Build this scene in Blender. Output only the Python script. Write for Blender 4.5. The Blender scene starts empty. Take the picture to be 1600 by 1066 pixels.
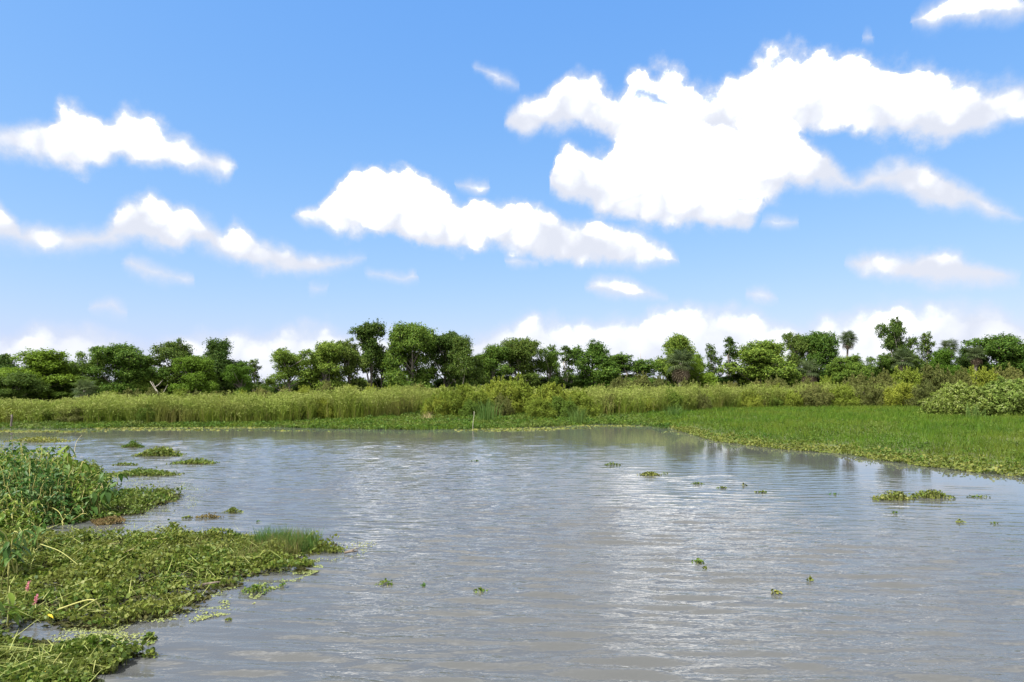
import bpy, math, random
import numpy as np
from mathutils import Vector

# ------------------------------------------------------------------ camera, sky, sun, exposure
scene = bpy.context.scene
COL = scene.collection
CAM_H, FPX, HOR = 3.0, 1600 * 24 / 36, 605.0        # eye height (m), focal length and horizon row of the 1600 px photograph
cam = bpy.data.cameras.new('camera'); cam.lens = 24; cam.sensor_width = 36
cam.shift_y = (HOR - 533) / 1600; cam.clip_end = 20000; cam.clip_start = 0.05
cam_o = bpy.data.objects.new('camera', cam); COL.objects.link(cam_o)
cam_o.location = (0, 0, CAM_H); cam_o.rotation_euler = (math.radians(90), 0, 0)
scene.camera = cam_o
scene.view_settings.view_transform = 'Standard'; scene.view_settings.look = 'None'
scene.view_settings.gamma = 1.0; scene.view_settings.use_curve_mapping = False
scene.view_settings.exposure = 1.88
scene.render.engine = 'CYCLES'
scene.cycles.max_bounces = 6; scene.cycles.diffuse_bounces = 3; scene.cycles.glossy_bounces = 3
scene.cycles.transmission_bounces = 4; scene.cycles.transparent_max_bounces = 6
scene.cycles.caustics_reflective = False; scene.cycles.caustics_refractive = False
scene.cycles.sample_clamp_indirect = 6

SUN_EL, SUN_AZ = math.radians(56), math.radians(-128)     # azimuth clockwise from +Y: high, behind the camera on the left
sun = bpy.data.lights.new('sun', 'SUN'); sun.energy = 3.5; sun.angle = math.radians(2); sun.color = (1, .955, .88)
sun_o = bpy.data.objects.new('sun', sun); COL.objects.link(sun_o)
sd = Vector((math.cos(SUN_EL) * math.sin(SUN_AZ), math.cos(SUN_EL) * math.cos(SUN_AZ), math.sin(SUN_EL)))
sun_o.rotation_euler = sd.to_track_quat('Z', 'Y').to_euler()
sun_o.location = sd * 50

def az_el(px, py):
    u, v = (px - 800) / FPX, (HOR - py) / FPX
    return math.degrees(math.atan(u)), math.degrees(math.atan(v / math.sqrt(1 + u * u)))

class NT:
    """small helper that writes node trees"""
    def __init__(s, tree): s.t = tree; s.n = tree.nodes; s.l = tree.links
    def add(s, kind, **kw):
        n = s.n.new(kind)
        for k, v in kw.items(): setattr(n, k, v)
        return n
    def put(s, sock, v):
        if isinstance(v, bpy.types.NodeSocket): s.l.new(v, sock)
        elif v is not None: sock.default_value = v
    def m(s, op, a, b=None, c=None, clamp=False):
        n = s.add('ShaderNodeMath', operation=op, use_clamp=clamp)
        for i, v in enumerate((a, b, c)): s.put(n.inputs[i], v)
        return n.outputs[0]
    def ss(s, x, lo, hi):
        n = s.add('ShaderNodeMapRange', interpolation_type='SMOOTHSTEP', clamp=True)
        s.put(n.inputs[0], x); s.put(n.inputs[1], lo); s.put(n.inputs[2], hi)
        return n.outputs[0]
    def noise(s, vec, scale, detail=4, rough=.55, out='Fac', dist=0.0):
        n = s.add('ShaderNodeTexNoise'); s.put(n.inputs['Vector'], vec)
        n.inputs['Scale'].default_value = scale; n.inputs['Detail'].default_value = detail
        n.inputs['Roughness'].default_value = rough; n.inputs['Distortion'].default_value = dist
        return n.outputs[out]
    def vm(s, op, a, b=None, scale=None):
        n = s.add('ShaderNodeVectorMath', operation=op); s.put(n.inputs[0], a); s.put(n.inputs[1], b)
        if scale is not None: s.put(n.inputs['Scale'], scale)
        return n.outputs[0]
    def mix(s, f, a, b):
        n = s.add('ShaderNodeMix', data_type='RGBA'); s.put(n.inputs[0], f); s.put(n.inputs[6], a); s.put(n.inputs[7], b)
        return n.outputs[2]

# cloud outlines read off the photograph: (column, top row, base row), each list one cloud; clouds of one band never overlap in column
BANDS = [
 [ [(-160,205,235),(-60,202,236),(0,198,236),(40,197,245),(72,190,255),(84,162,258),(104,153,262),(126,156,268),(150,174,266),(160,186,262),(180,180,248),
    (196,166,248),(216,166,255),(236,178,262),(252,193,262),(272,206,262),(292,208,268),(312,222,272),(332,238,275),(352,243,275),(363,250,266),(372,257,259)],
   [(784,190,192),(796,168,206),(816,150,218),(850,143,210),(880,119,200),(906,115,200),(936,121,205),(962,148,225),(982,122,235),(1002,110,230),
    (1040,97,228),(1062,110,228),(1084,130,230),(1116,132,232),(1150,126,232),(1170,110,230),(1186,90,228),(1212,85,222),(1250,82,212),(1280,80,204),(1310,88,198),
    (1334,90,202),(1382,104,216),(1422,103,221),(1450,110,223),(1482,124,218),(1522,126,210),(1550,134,200),(1574,120,190),(1600,118,184),(1660,130,190),(1760,160,180)] ],
 [ [(-120,330,380),(-40,318,384),(0,320,386),(16,336,389),(30,351,391),(60,345,393),(92,352,397),(122,355,398),(150,356,395),(168,340,388),(182,318,378),(202,303,376),
    (230,301,380),(250,309,386),(270,325,396),(300,328,390),(330,342,392),(354,354,406),(366,338,412),(384,345,418),(402,370,421),(422,378,424),(450,382,428),
    (464,396,430),(500,398,431),(540,402,420),(564,397,412),(576,404,407)],
   [(858,292,296),(868,240,306),(884,226,315),(902,232,321),(922,240,326),(950,215,342),(976,205,349),(1002,190,352),(1080,180,357),(1150,175,360),(1172,174,352),
    (1196,174,312),(1230,180,302),(1252,204,299),(1290,236,298),(1316,262,300),(1334,280,303),(1352,270,302),(1368,261,300),(1392,257,301),(1412,245,306),(1442,258,326),
    (1482,275,333),(1522,296,336),(1562,315,339),(1586,326,339),(1600,334,337)] ],
 [ [(456,337,339),(470,325,346),(500,318,353),(510,300,358),(530,280,363),(550,265,369),(580,262,373),(620,261,377),(650,268,381),(680,290,386),(702,312,389),
    (716,318,389),(740,308,393),(770,303,388),(800,310,391),(830,325,400),(860,335,403),(890,348,408),(910,345,411),(950,350,412),(1000,368,413),(1040,385,412),(1064,409,411)],
   [(1326,407,410),(1350,395,427),(1380,391,432),(1402,395,441),(1432,390,447),(1456,387,448),(1502,402,449),(1542,420,449),(1574,432,444),(1592,437,439)] ],
 [ [(-200,505,640),(0,522,640),(40,513,640),(75,503,640),(102,513,640),(130,510,640),(166,512,640),(190,529,640),(216,541,640),(262,531,640),(302,520,640),(382,518,640),(422,515,640),
    (460,508,640),(490,506,640),(511,496,640),(531,509,640),(560,515,640),(602,515,640),(640,520,640),(702,531,640),(736,520,640),(762,510,640),(802,492,640),(830,487,640),(852,497,640),
    (892,497,640),(932,500,640),(962,495,640),(1000,500,640),(1012,478,640),(1052,473,640),(1092,475,640),(1132,478,640),(1172,480,640),(1212,495,640),(1242,511,640),(1282,500,640),
    (1312,490,640),(1372,475,640),(1422,465,640),(1462,472,640),(1522,475,640),(1562,480,640),(1602,495,640),(1700,500,640)] ],
 [ [(188,418,420),(204,402,430),(240,415,435),(290,428,439),(308,437,439)], [(568,424,430),(600,428,440),(632,432,442),(650,422,440),(657,430,434)],
   [(742,100,103),(760,103,114),(772,107,124),(796,118,138),(816,130,136)], [(918,447,450),(936,431,461),(962,429,467),(988,433,470),(1012,452,471),(1040,463,470),(1052,467,469)],
   [(1162,458,460),(1180,452,468),(1200,450,472),(1220,462,465)], [(1418,36,42),(1436,12,50),(1470,-10,52),(1500,-24,42),(1530,-30,44),(1560,-20,40),(1600,-10,28),(1640,-20,20)] ],
 [ [(136,484,487),(150,473,494),(180,471,497),(206,490,496)], [(478,446,449),(496,443,456),(512,449,453)], [(708,288,292),(730,279,301),(760,279,301),(771,284,288)],
   [(786,405,409),(800,402,414),(820,404,414),(844,407,409)], [(1188,346,349),(1210,343,358),(1236,346,358),(1250,350,353)], [(1344,60,63),(1356,55,68),(1368,62,66)] ],
 [ [(866,216,220),(886,210,230),(920,222,246),(946,240,260),(968,254,262)], [(978,150,152),(996,134,160),(1028,138,166),(1052,150,172),(1072,162,166)], [(1096,286,290),(1120,290,304),(1160,300,318),(1190,308,318)] ],   # blue gaps inside the big cloud
]

world = bpy.data.worlds.new('World'); scene.world = world; world.use_nodes = True
wt = world.node_tree; wt.nodes.clear(); W = NT(wt)
tc = W.add('ShaderNodeTexCoord'); dirv = tc.outputs['Generated']
sky = W.add('ShaderNodeTexSky', sky_type='NISHITA', sun_disc=False)
sky.sun_elevation = SUN_EL; sky.sun_rotation = SUN_AZ; sky.altitude = 0
sky.air_density = 1.0; sky.dust_density = 1.0; sky.ozone_density = 3.0
# billows: warp the direction, then read the outlines
wn = W.noise(dirv, 16, 5, .62, 'Color')
wv = W.vm('SUBTRACT', wn, (.5, .5, .5))
d2 = W.vm('ADD', dirv, W.vm('SCALE', wv, scale=.033))
fn = W.m('ADD', W.m('MULTIPLY', W.noise(dirv, 26, 8, .62), .72), W.m('MULTIPLY', W.noise(d2, 9, 4, .6), .28))
vo = W.add('ShaderNodeTexVoronoi', feature='F1'); W.put(vo.inputs['Vector'], d2); vo.inputs['Scale'].default_value = 30; puff = vo.outputs['Distance']
sep = W.add('ShaderNodeSeparateXYZ'); W.put(sep.inputs[0], d2)
azd = W.m('MULTIPLY', W.m('ARCTAN2', sep.outputs[0], sep.outputs[1]), 180 / math.pi)
eld = W.m('MULTIPLY', W.m('ARCSINE', W.m('MINIMUM', W.m('MAXIMUM', sep.outputs[2], -1.0), 1.0)), 180 / math.pi)
AZ0, AZR, EL0, ELR = -45.0, 90.0, -6.0, 46.0
tt = W.m('DIVIDE', W.m('SUBTRACT', azd, AZ0), AZR, clamp=True)
alpha = None; base_h = None
for bi, band in enumerate(BANDS):
    top, bot = [], []
    for cl in band:
        for end in (0, 1):
            px, a, b = cl[0] if end == 0 else cl[-1]
            mid = az_el(px, (a + b) / 2); mx = mid[0] + (-.35 if end == 0 else .35)
            if end == 0:
                top.append((mx, mid[1] - 2.5)); bot.append((mx, mid[1] + 2.5))
                for q in cl:
                    A = az_el(q[0], q[1]); B = az_el(q[0], q[2]); top.append(A); bot.append((A[0], B[1]))
            else:
                top.append((mx, mid[1] - 2.5)); bot.append((mx, mid[1] + 2.5))
    rc = W.add('ShaderNodeRGBCurve'); comb = W.add('ShaderNodeCombineXYZ')
    for i in range(3): W.put(comb.inputs[i], tt)
    W.put(rc.inputs['Color'], comb.outputs[0])
    for ci, pts in ((0, top), (1, bot)):
        cv = rc.mapping.curves[ci]
        P = [((a - AZ0) / AZR, min(1, max(0, (e - EL0) / ELR))) for a, e in pts if AZ0 < a < AZ0 + AZR]
        P = [(0.0, P[0][1])] + P + [(1.0, P[-1][1])]
        while len(cv.points) > 2: cv.points.remove(cv.points[1])
        cv.points[0].location = P[0]; cv.points[1].location = P[-1]
        for p in P[1:-1]: cv.points.new(*p)
        for p in cv.points: p.handle_type = 'VECTOR'
    rc.mapping.update()
    s2 = W.add('ShaderNodeSeparateColor'); W.put(s2.inputs[0], rc.outputs[0])
    tp = W.m('MULTIPLY_ADD', s2.outputs[0], ELR, EL0); bt = W.m('MULTIPLY_ADD', s2.outputs[1], ELR, EL0)
    t = W.m('MINIMUM', W.m('SUBTRACT', tp, eld), W.m('SUBTRACT', eld, bt))
    amp = (3.6, 3.2, 2.8, 2.2, 2.2, 2.0, 2.4)[bi]
    rough = W.m('MAXIMUM', W.m('DIVIDE', W.m('SUBTRACT', tp, bt), 5.0, clamp=True), .34)    # thin clouds fray less deeply than deep ones
    dens = W.m('ADD', t, W.m('MULTIPLY', rough, W.m('ADD', W.m('MULTIPLY', W.m('SUBTRACT', fn, .5), amp), W.m('MULTIPLY', W.m('SUBTRACT', .60, puff), (1.3, 1.4, 1.4, 1.2, .9, .9, .5)[bi]))))
    soft = (.75, .8, .65, 1.2, .7, .7, .9)[bi]
    a = W.m('POWER', W.ss(dens, -(.66, .66, .60, .75, .62, .62, .2)[bi], soft * 1.25), 1.4)
    if bi == 6:
        alpha = W.m('MULTIPLY', alpha, W.m('MULTIPLY_ADD', a, -.92, 1.0)); break
    if bi >= 3: a = W.m('MULTIPLY', a, (.92, .92, .88)[bi - 3])
    h = W.ss(W.m('SUBTRACT', eld, bt), 0.0, (5.0, 4.6, 4.2, 9.0, 1.5, 1.5)[bi])
    h = W.m('MULTIPLY', h, a)
    alpha = a if alpha is None else W.m('MAXIMUM', alpha, a)
    base_h = h if base_h is None else W.m('MAXIMUM', base_h, h)
# denser unseen cloud added outside the view, to grey and brighten the water's reflection
sep0 = W.add('ShaderNodeSeparateXYZ'); W.put(sep0.inputs[0], dirv)
az0 = W.m('MULTIPLY', W.m('ARCTAN2', sep0.outputs[0], sep0.outputs[1]), 180 / math.pi)
el0 = W.m('MULTIPLY', W.m('ARCSINE', sep0.outputs[2]), 180 / math.pi)
den = W.m('ADD', W.m('MAXIMUM', sep0.outputs[2], 0.0), .16)
pv = W.add('ShaderNodeCombineXYZ'); W.put(pv.inputs[0], W.m('DIVIDE', sep0.outputs[0], den)); W.put(pv.inputs[1], W.m('DIVIDE', sep0.outputs[1], den))
gn = W.noise(pv.outputs[0], 1.5, 7, .56)
gmask = W.m('MAXIMUM', W.ss(W.m('ABSOLUTE', az0), 37.5, 44.0), W.ss(el0, 29.5, 36.0))
ga = W.m('MULTIPLY', W.ss(gn, .30, .44), gmask)
alpha = W.m('MAXIMUM', alpha, ga)
base_h = W.m('MAXIMUM', base_h, W.m('MULTIPLY', ga, W.ss(gn, .75, .48)))
up = W.ss(el0, -1.5, 0.0)
alpha = W.m('MULTIPLY', alpha, up, clamp=True)
# grade the clear sky to the photograph's: (strength, exposure factor) and a power per channel
SS, EF = .053, 2 ** 1.88
sc3 = W.add('ShaderNodeSeparateColor'); W.put(sc3.inputs[0], sky.outputs[0]); cc3 = W.add('ShaderNodeCombineColor')
for ch, (kk, pw) in enumerate(((.84, 1.0), (.786, .584), (1.02, .2))):
    v = W.m('POWER', W.m('MULTIPLY', sc3.outputs[ch], SS * EF), pw); W.put(cc3.inputs[ch], W.m('MULTIPLY', v, kk / (SS * EF)))
bg = W.add('ShaderNodeBackground'); W.put(bg.inputs[0], cc3.outputs[0]); bg.inputs[1].default_value = SS
shade = W.noise(d2, 8, 4, .55)
lit = W.m('ADD', W.m('MULTIPLY', base_h, .74), W.m('ADD', W.m('MULTIPLY', W.m('SUBTRACT', shade, .5), 1.5), W.m('MULTIPLY', W.m('SUBTRACT', .55, puff), .55)), clamp=True)
lit = W.m('MULTIPLY', lit, W.ss(alpha, .35, 1.0))
glow = W.m('MULTIPLY', W.m('MULTIPLY', W.m('POWER', lit, 2.0), 1.0), W.m('MULTIPLY_ADD', W.ss(el0, 29.0, 44.0), -.88, 1.0))   # unseen overhead clouds dimmed, so ripple faces reflecting them turn darker
glow = W.m('MAXIMUM', glow, 0.0)                      # sunlit crowns are far brighter than the film can hold
ccol = W.vm('ADD', W.mix(lit, (.214, .224, .254, 1), (.275, .276, .277, 1)), W.vm('SCALE', (1.0, .995, .98), scale=glow))
ccol = W.mix(W.ss(el0, 10.0, 3.5), ccol, W.mix(lit, (.212, .223, .256, 1), (.36, .36, .355, 1)))
cb = W.add('ShaderNodeBackground'); W.put(cb.inputs[0], ccol); cb.inputs[1].default_value = 1.0
mx = W.add('ShaderNodeMixShader'); W.put(mx.inputs[0], alpha); W.l.new(bg.outputs[0], mx.inputs[1]); W.l.new(cb.outputs[0], mx.inputs[2])
wo = W.add('ShaderNodeOutputWorld'); W.l.new(mx.outputs[0], wo.inputs[0])
world.cycles.sampling_method = 'MANUAL'; world.cycles.sample_map_resolution = 1024

# ------------------------------------------------------------------ helpers
def G(px, py, z=0.0):
    """the spot on the level z that the photograph shows at (px, py)"""
    Y = FPX * (CAM_H - z) / (py - HOR)
    return ((px - 800) / FPX * Y, Y)
def Xat(px, Y): return (px - 800) / FPX * Y
def Zat(py, Y): return CAM_H - (py - HOR) * Y / FPX

def hash01(ix, iy, s):
    h = (ix.astype(np.int64) * 374761393 + iy.astype(np.int64) * 668265263 + s * 974634777) & 0xffffffff
    h = ((h ^ (h >> 13)) * 1274126177) & 0xffffffff
    return ((h ^ (h >> 16)) & 0xffffff) / float(0xffffff)
def vnoise(x, y, s=0):
    ix, iy = np.floor(x), np.floor(y); fx, fy = x - ix, y - iy
    fx = fx * fx * (3 - 2 * fx); fy = fy * fy * (3 - 2 * fy)
    a, b, c, d = hash01(ix, iy, s), hash01(ix + 1, iy, s), hash01(ix, iy + 1, s), hash01(ix + 1, iy + 1, s)
    return (a * (1 - fx) + b * fx) * (1 - fy) + (c * (1 - fx) + d * fx) * fy
def fbm(x, y, s=0, o=3):
    v, a, t = 0, 1, 0
    for i in range(o): v = v + a * vnoise(x * 2 ** i, y * 2 ** i, s + i * 7); t += a; a *= .5
    return v / t
def nrm(v): return v / np.maximum(np.linalg.norm(v, axis=-1, keepdims=True), 1e-9)

class MB:
    """collects polygons for ONE mesh"""
    def __init__(s): s.v = []; s.f = []; s.n = 0
    def add(s, verts, faces):                       # verts (K,3), faces (M,n) integer
        s.v.append(np.asarray(verts, dtype=np.float64).reshape(-1, 3)); s.f.append(np.asarray(faces, dtype=np.int64) + s.n); s.n += len(s.v[-1])
    def mesh(s, name, mat, smooth=False):
        me = bpy.data.meshes.new(name); V = np.concatenate(s.v)
        me.vertices.add(len(V)); me.vertices.foreach_set('co', V.astype(np.float32).ravel())
        tot = np.concatenate([np.full(len(f), f.shape[1]) for f in s.f]); loops = np.concatenate([f.ravel() for f in s.f])
        me.loops.add(len(loops)); me.loops.foreach_set('vertex_index', loops.astype(np.int32))
        me.polygons.add(len(tot)); st = np.concatenate([[0], np.cumsum(tot)[:-1]])
        me.polygons.foreach_set('loop_start', st.astype(np.int32)); me.polygons.foreach_set('loop_total', tot.astype(np.int32))
        if smooth: me.polygons.foreach_set('use_smooth', np.ones(len(tot), dtype=bool))
        me.materials.append(mat); me.update(calc_edges=True); me.validate(); return me
    def build(s, name, mat, parent=None, smooth=False):
        o = bpy.data.objects.new(name, s.mesh(name, mat, smooth)); COL.objects.link(o)
        if parent: o.parent = parent
        return o

def tag(o, label=None, cat=None, group=None, kind=None):
    for k, v in (('label', label), ('category', cat), ('group', group), ('kind', kind)):
        if v: o[k] = v
    return o
def thing(name, label, cat, loc=(0, 0, 0), rz=0.0, group=None):
    o = bpy.data.objects.new(name, None); COL.objects.link(o); o.empty_display_size = .2
    o.location = loc; o.rotation_euler = (0, 0, rz); return tag(o, label, cat, group)
def part(name, me, parent, loc=None, rot=None, scale=None):
    o = bpy.data.objects.new(name, me); COL.objects.link(o); o.parent = parent
    if loc is not None: o.location = loc
    if rot is not None: o.rotation_euler = rot
    if scale is not None: o.scale = scale
    return o

def tube(mb, pts, radii, sides=6, cap=True):
    pts = np.asarray(pts, float); n = len(pts); tan = nrm(np.gradient(pts, axis=0))
    ref = np.array([0.31, 0.95, 0.05]) if abs(tan[0, 2]) > .7 else np.array([0, 0, 1.0])
    u = nrm(np.cross(tan, ref)); w = np.cross(tan, u)
    a = np.linspace(0, 2 * np.pi, sides, endpoint=False)
    ring = pts[:, None] + (np.cos(a)[None, :, None] * u[:, None] + np.sin(a)[None, :, None] * w[:, None]) * np.asarray(radii, float)[:, None, None]
    i, j = np.meshgrid(np.arange(n - 1), np.arange(sides), indexing='ij'); j2 = (j + 1) % sides
    f = np.stack([i * sides + j, i * sides + j2, (i + 1) * sides + j2, (i + 1) * sides + j], -1).reshape(-1, 4)
    b = mb.n; mb.add(ring.reshape(-1, 3), f)
    if cap:
        for k0 in (0, (n - 1) * sides):
            mb.f.append(np.arange(sides)[None] + k0 + b)

def frames(normal, axis_hint):
    n = nrm(normal); a = nrm(axis_hint - n * np.sum(axis_hint * n, -1, keepdims=True)); return a, np.cross(n, a), n
def leaves(mb, c, normal, axis, L, Wd, fold=.18):
    """pointed leaves, one folded quad-pair each"""
    a, b, n = frames(normal, axis); L = np.asarray(L).reshape(-1, 1); Wd = np.asarray(Wd).reshape(-1, 1)
    p0 = c - a * L * .5; p2 = c + a * L * .5 - n * L * fold * .5
    p1 = c - a * L * .08 + b * Wd * .5 + n * Wd * fold; p3 = c - a * L * .08 - b * Wd * .5 + n * Wd * fold
    k = len(c); V = np.stack([p0, p1, p2, p3], 1).reshape(-1, 3); i = np.arange(k)[:, None] * 4
    mb.add(V, np.concatenate([i + np.array([[0, 1, 2]]), i + np.array([[0, 2, 3]])], 0))
def discs(mb, c, normal, axis, R, cup=.12, sides=6):
    a, b, n = frames(normal, axis); R = np.asarray(R).reshape(-1, 1); vs = []
    for k in range(sides):
        t = 2 * math.pi * k / sides; r = R * (.55 if k == 0 else 1.0)
        vs.append(c + a * r * math.cos(t) + b * r * math.sin(t) + n * R * cup * (1 if k % 2 else .3))
    V = np.stack(vs, 1).reshape(-1, 3); mb.add(V, np.arange(len(c))[:, None] * sides + np.arange(sides)[None])
def blades(mb, base, height, lean, width, rng, curve=.5):
    """grass blades: quad + tip triangle, lean (N,2) is the tip's sideways reach"""
    k = len(base); ang = rng.uniform(0, np.pi, k); s = np.stack([np.cos(ang), np.sin(ang), np.zeros(k)], 1) * np.asarray(width).reshape(-1, 1) * .5
    l3 = np.concatenate([lean, np.zeros((k, 1))], 1); up = np.array([[0, 0, 1.0]]); H = np.asarray(height).reshape(-1, 1)
    mid = base + up * H * .58 + l3 * (.58 * (1 - curve)); tip = base + l3 + up * H
    V = np.stack([base - s, base + s, mid + s * .85, mid - s * .85, tip], 1).reshape(-1, 3); i = np.arange(k)[:, None] * 5
    b0 = mb.n; mb.add(V, i + np.array([[0, 1, 2, 3]])); mb.f.append(i + np.array([[3, 2, 4]]) + b0)

def in_poly(x, y, P):
    P = np.asarray(P); r = np.zeros(len(x), bool); j = len(P) - 1
    for i in range(len(P)):
        c = ((P[i, 1] > y) != (P[j, 1] > y)) & (x < (P[j, 0] - P[i, 0]) * (y - P[i, 1]) / (P[j, 1] - P[i, 1] + 1e-12) + P[i, 0])
        r ^= c; j = i
    return r
def poly_dist(x, y, P, closed=True):
    P = np.asarray(P, float); d = np.full(x.shape, 1e9); n = len(P)
    for i in range(n if closed else n - 1):
        a, b = P[i], P[(i + 1) % n]; ab = b - a
        t = np.clip(((x - a[0]) * ab[0] + (y - a[1]) * ab[1]) / (ab @ ab + 1e-12), 0, 1)
        d = np.minimum(d, np.hypot(x - a[0] - t * ab[0], y - a[1] - t * ab[1]))
    return d
def scatter(P, n, rng, keep=None):
    P = np.asarray(P); lo, hi = P.min(0), P.max(0); out = []; got = 0; tries = 0
    while got < n and tries < 60:
        q = rng.uniform(lo, hi, (max(2000, n), 2)); m = in_poly(q[:, 0], q[:, 1], P)
        q = q[m]
        if keep is not None and len(q): q = q[rng.uniform(0, 1, len(q)) < keep(q[:, 0], q[:, 1])]
        out.append(q); got += len(q); tries += 1
    return np.concatenate(out)[:n]
def rand_dir(rng, k, up=0.0):
    v = rng.normal(size=(k, 3)); v = nrm(v); v[:, 2] += up; return nrm(v)

# ------------------------------------------------------------------ materials
def new_mat(name):
    m = bpy.data.materials.new(name); m.use_nodes = True; m.node_tree.nodes.clear(); return m, NT(m.node_tree)
def finish(T, sh):
    o = T.add('ShaderNodeOutputMaterial'); T.l.new(sh, o.inputs['Surface'])
def leaf_mat(name, cols, trans=.36, rough=.55, objvar=.25, patch=None, spec=.10):
    m, T = new_mat(name); g = T.add('ShaderNodeNewGeometry'); oi = T.add('ShaderNodeObjectInfo')
    r = T.add('ShaderNodeValToRGB'); T.put(r.inputs[0], g.outputs['Random Per Island']); e = r.color_ramp.elements
    for i, c in enumerate(cols):
        p = i / (len(cols) - 1)
        el = e[0] if i == 0 else (e[1] if i == len(cols) - 1 else e.new(p))
    for i, el in enumerate(r.color_ramp.elements):
        el.position = i / (len(cols) - 1); el.color = (*cols[i], 1)
    col = r.outputs[0]
    for sc, amount, c2 in ([patch] if isinstance(patch, tuple) else (patch or [])):      # broad drifts of another leaf colour
        gp = g.outputs['Position']
        f = T.m('MULTIPLY', T.ss(T.noise(gp, sc, 3, .6), .42, .66), amount); col = T.mix(f, col, (*c2, 1))
    h = T.add('ShaderNodeHueSaturation'); T.put(h.inputs['Color'], col)
    T.put(h.inputs['Value'], T.m('MULTIPLY_ADD', oi.outputs['Random'], objvar * 2, 1 - objvar))
    T.put(h.inputs['Hue'], T.m('MULTIPLY_ADD', oi.outputs['Random'], -.03, .515))
    p = T.add('ShaderNodeBsdfPrincipled'); T.put(p.inputs['Base Color'], h.outputs[0]); p.inputs['Roughness'].default_value = rough
    p.inputs['Specular IOR Level'].default_value = spec
    t = T.add('ShaderNodeBsdfTranslucent'); T.put(t.inputs[0], h.outputs[0])
    x = T.add('ShaderNodeMixShader'); x.inputs[0].default_value = trans; T.l.new(p.outputs[0], x.inputs[1]); T.l.new(t.outputs[0], x.inputs[2])
    finish(T, x.outputs[0]); return m
def wood_mat(name, c1, c2, scale=6.0):
    m, T = new_mat(name); tc = T.add('ShaderNodeTexCoord'); mp = T.add('ShaderNodeMapping'); T.put(mp.inputs[0], tc.outputs['Object']); mp.inputs['Scale'].default_value = (1, 1, .25)
    n = T.noise(mp.outputs[0], scale, 6, .65); p = T.add('ShaderNodeBsdfPrincipled'); T.put(p.inputs['Base Color'], T.mix(n, (*c1, 1), (*c2, 1)))
    p.inputs['Roughness'].default_value = .85; b = T.add('ShaderNodeBump'); T.put(b.inputs['Height'], n); b.inputs['Strength'].default_value = .6; b.inputs['Distance'].default_value = .03
    T.l.new(b.outputs[0], p.inputs['Normal']); finish(T, p.outputs[0]); return m

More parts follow.
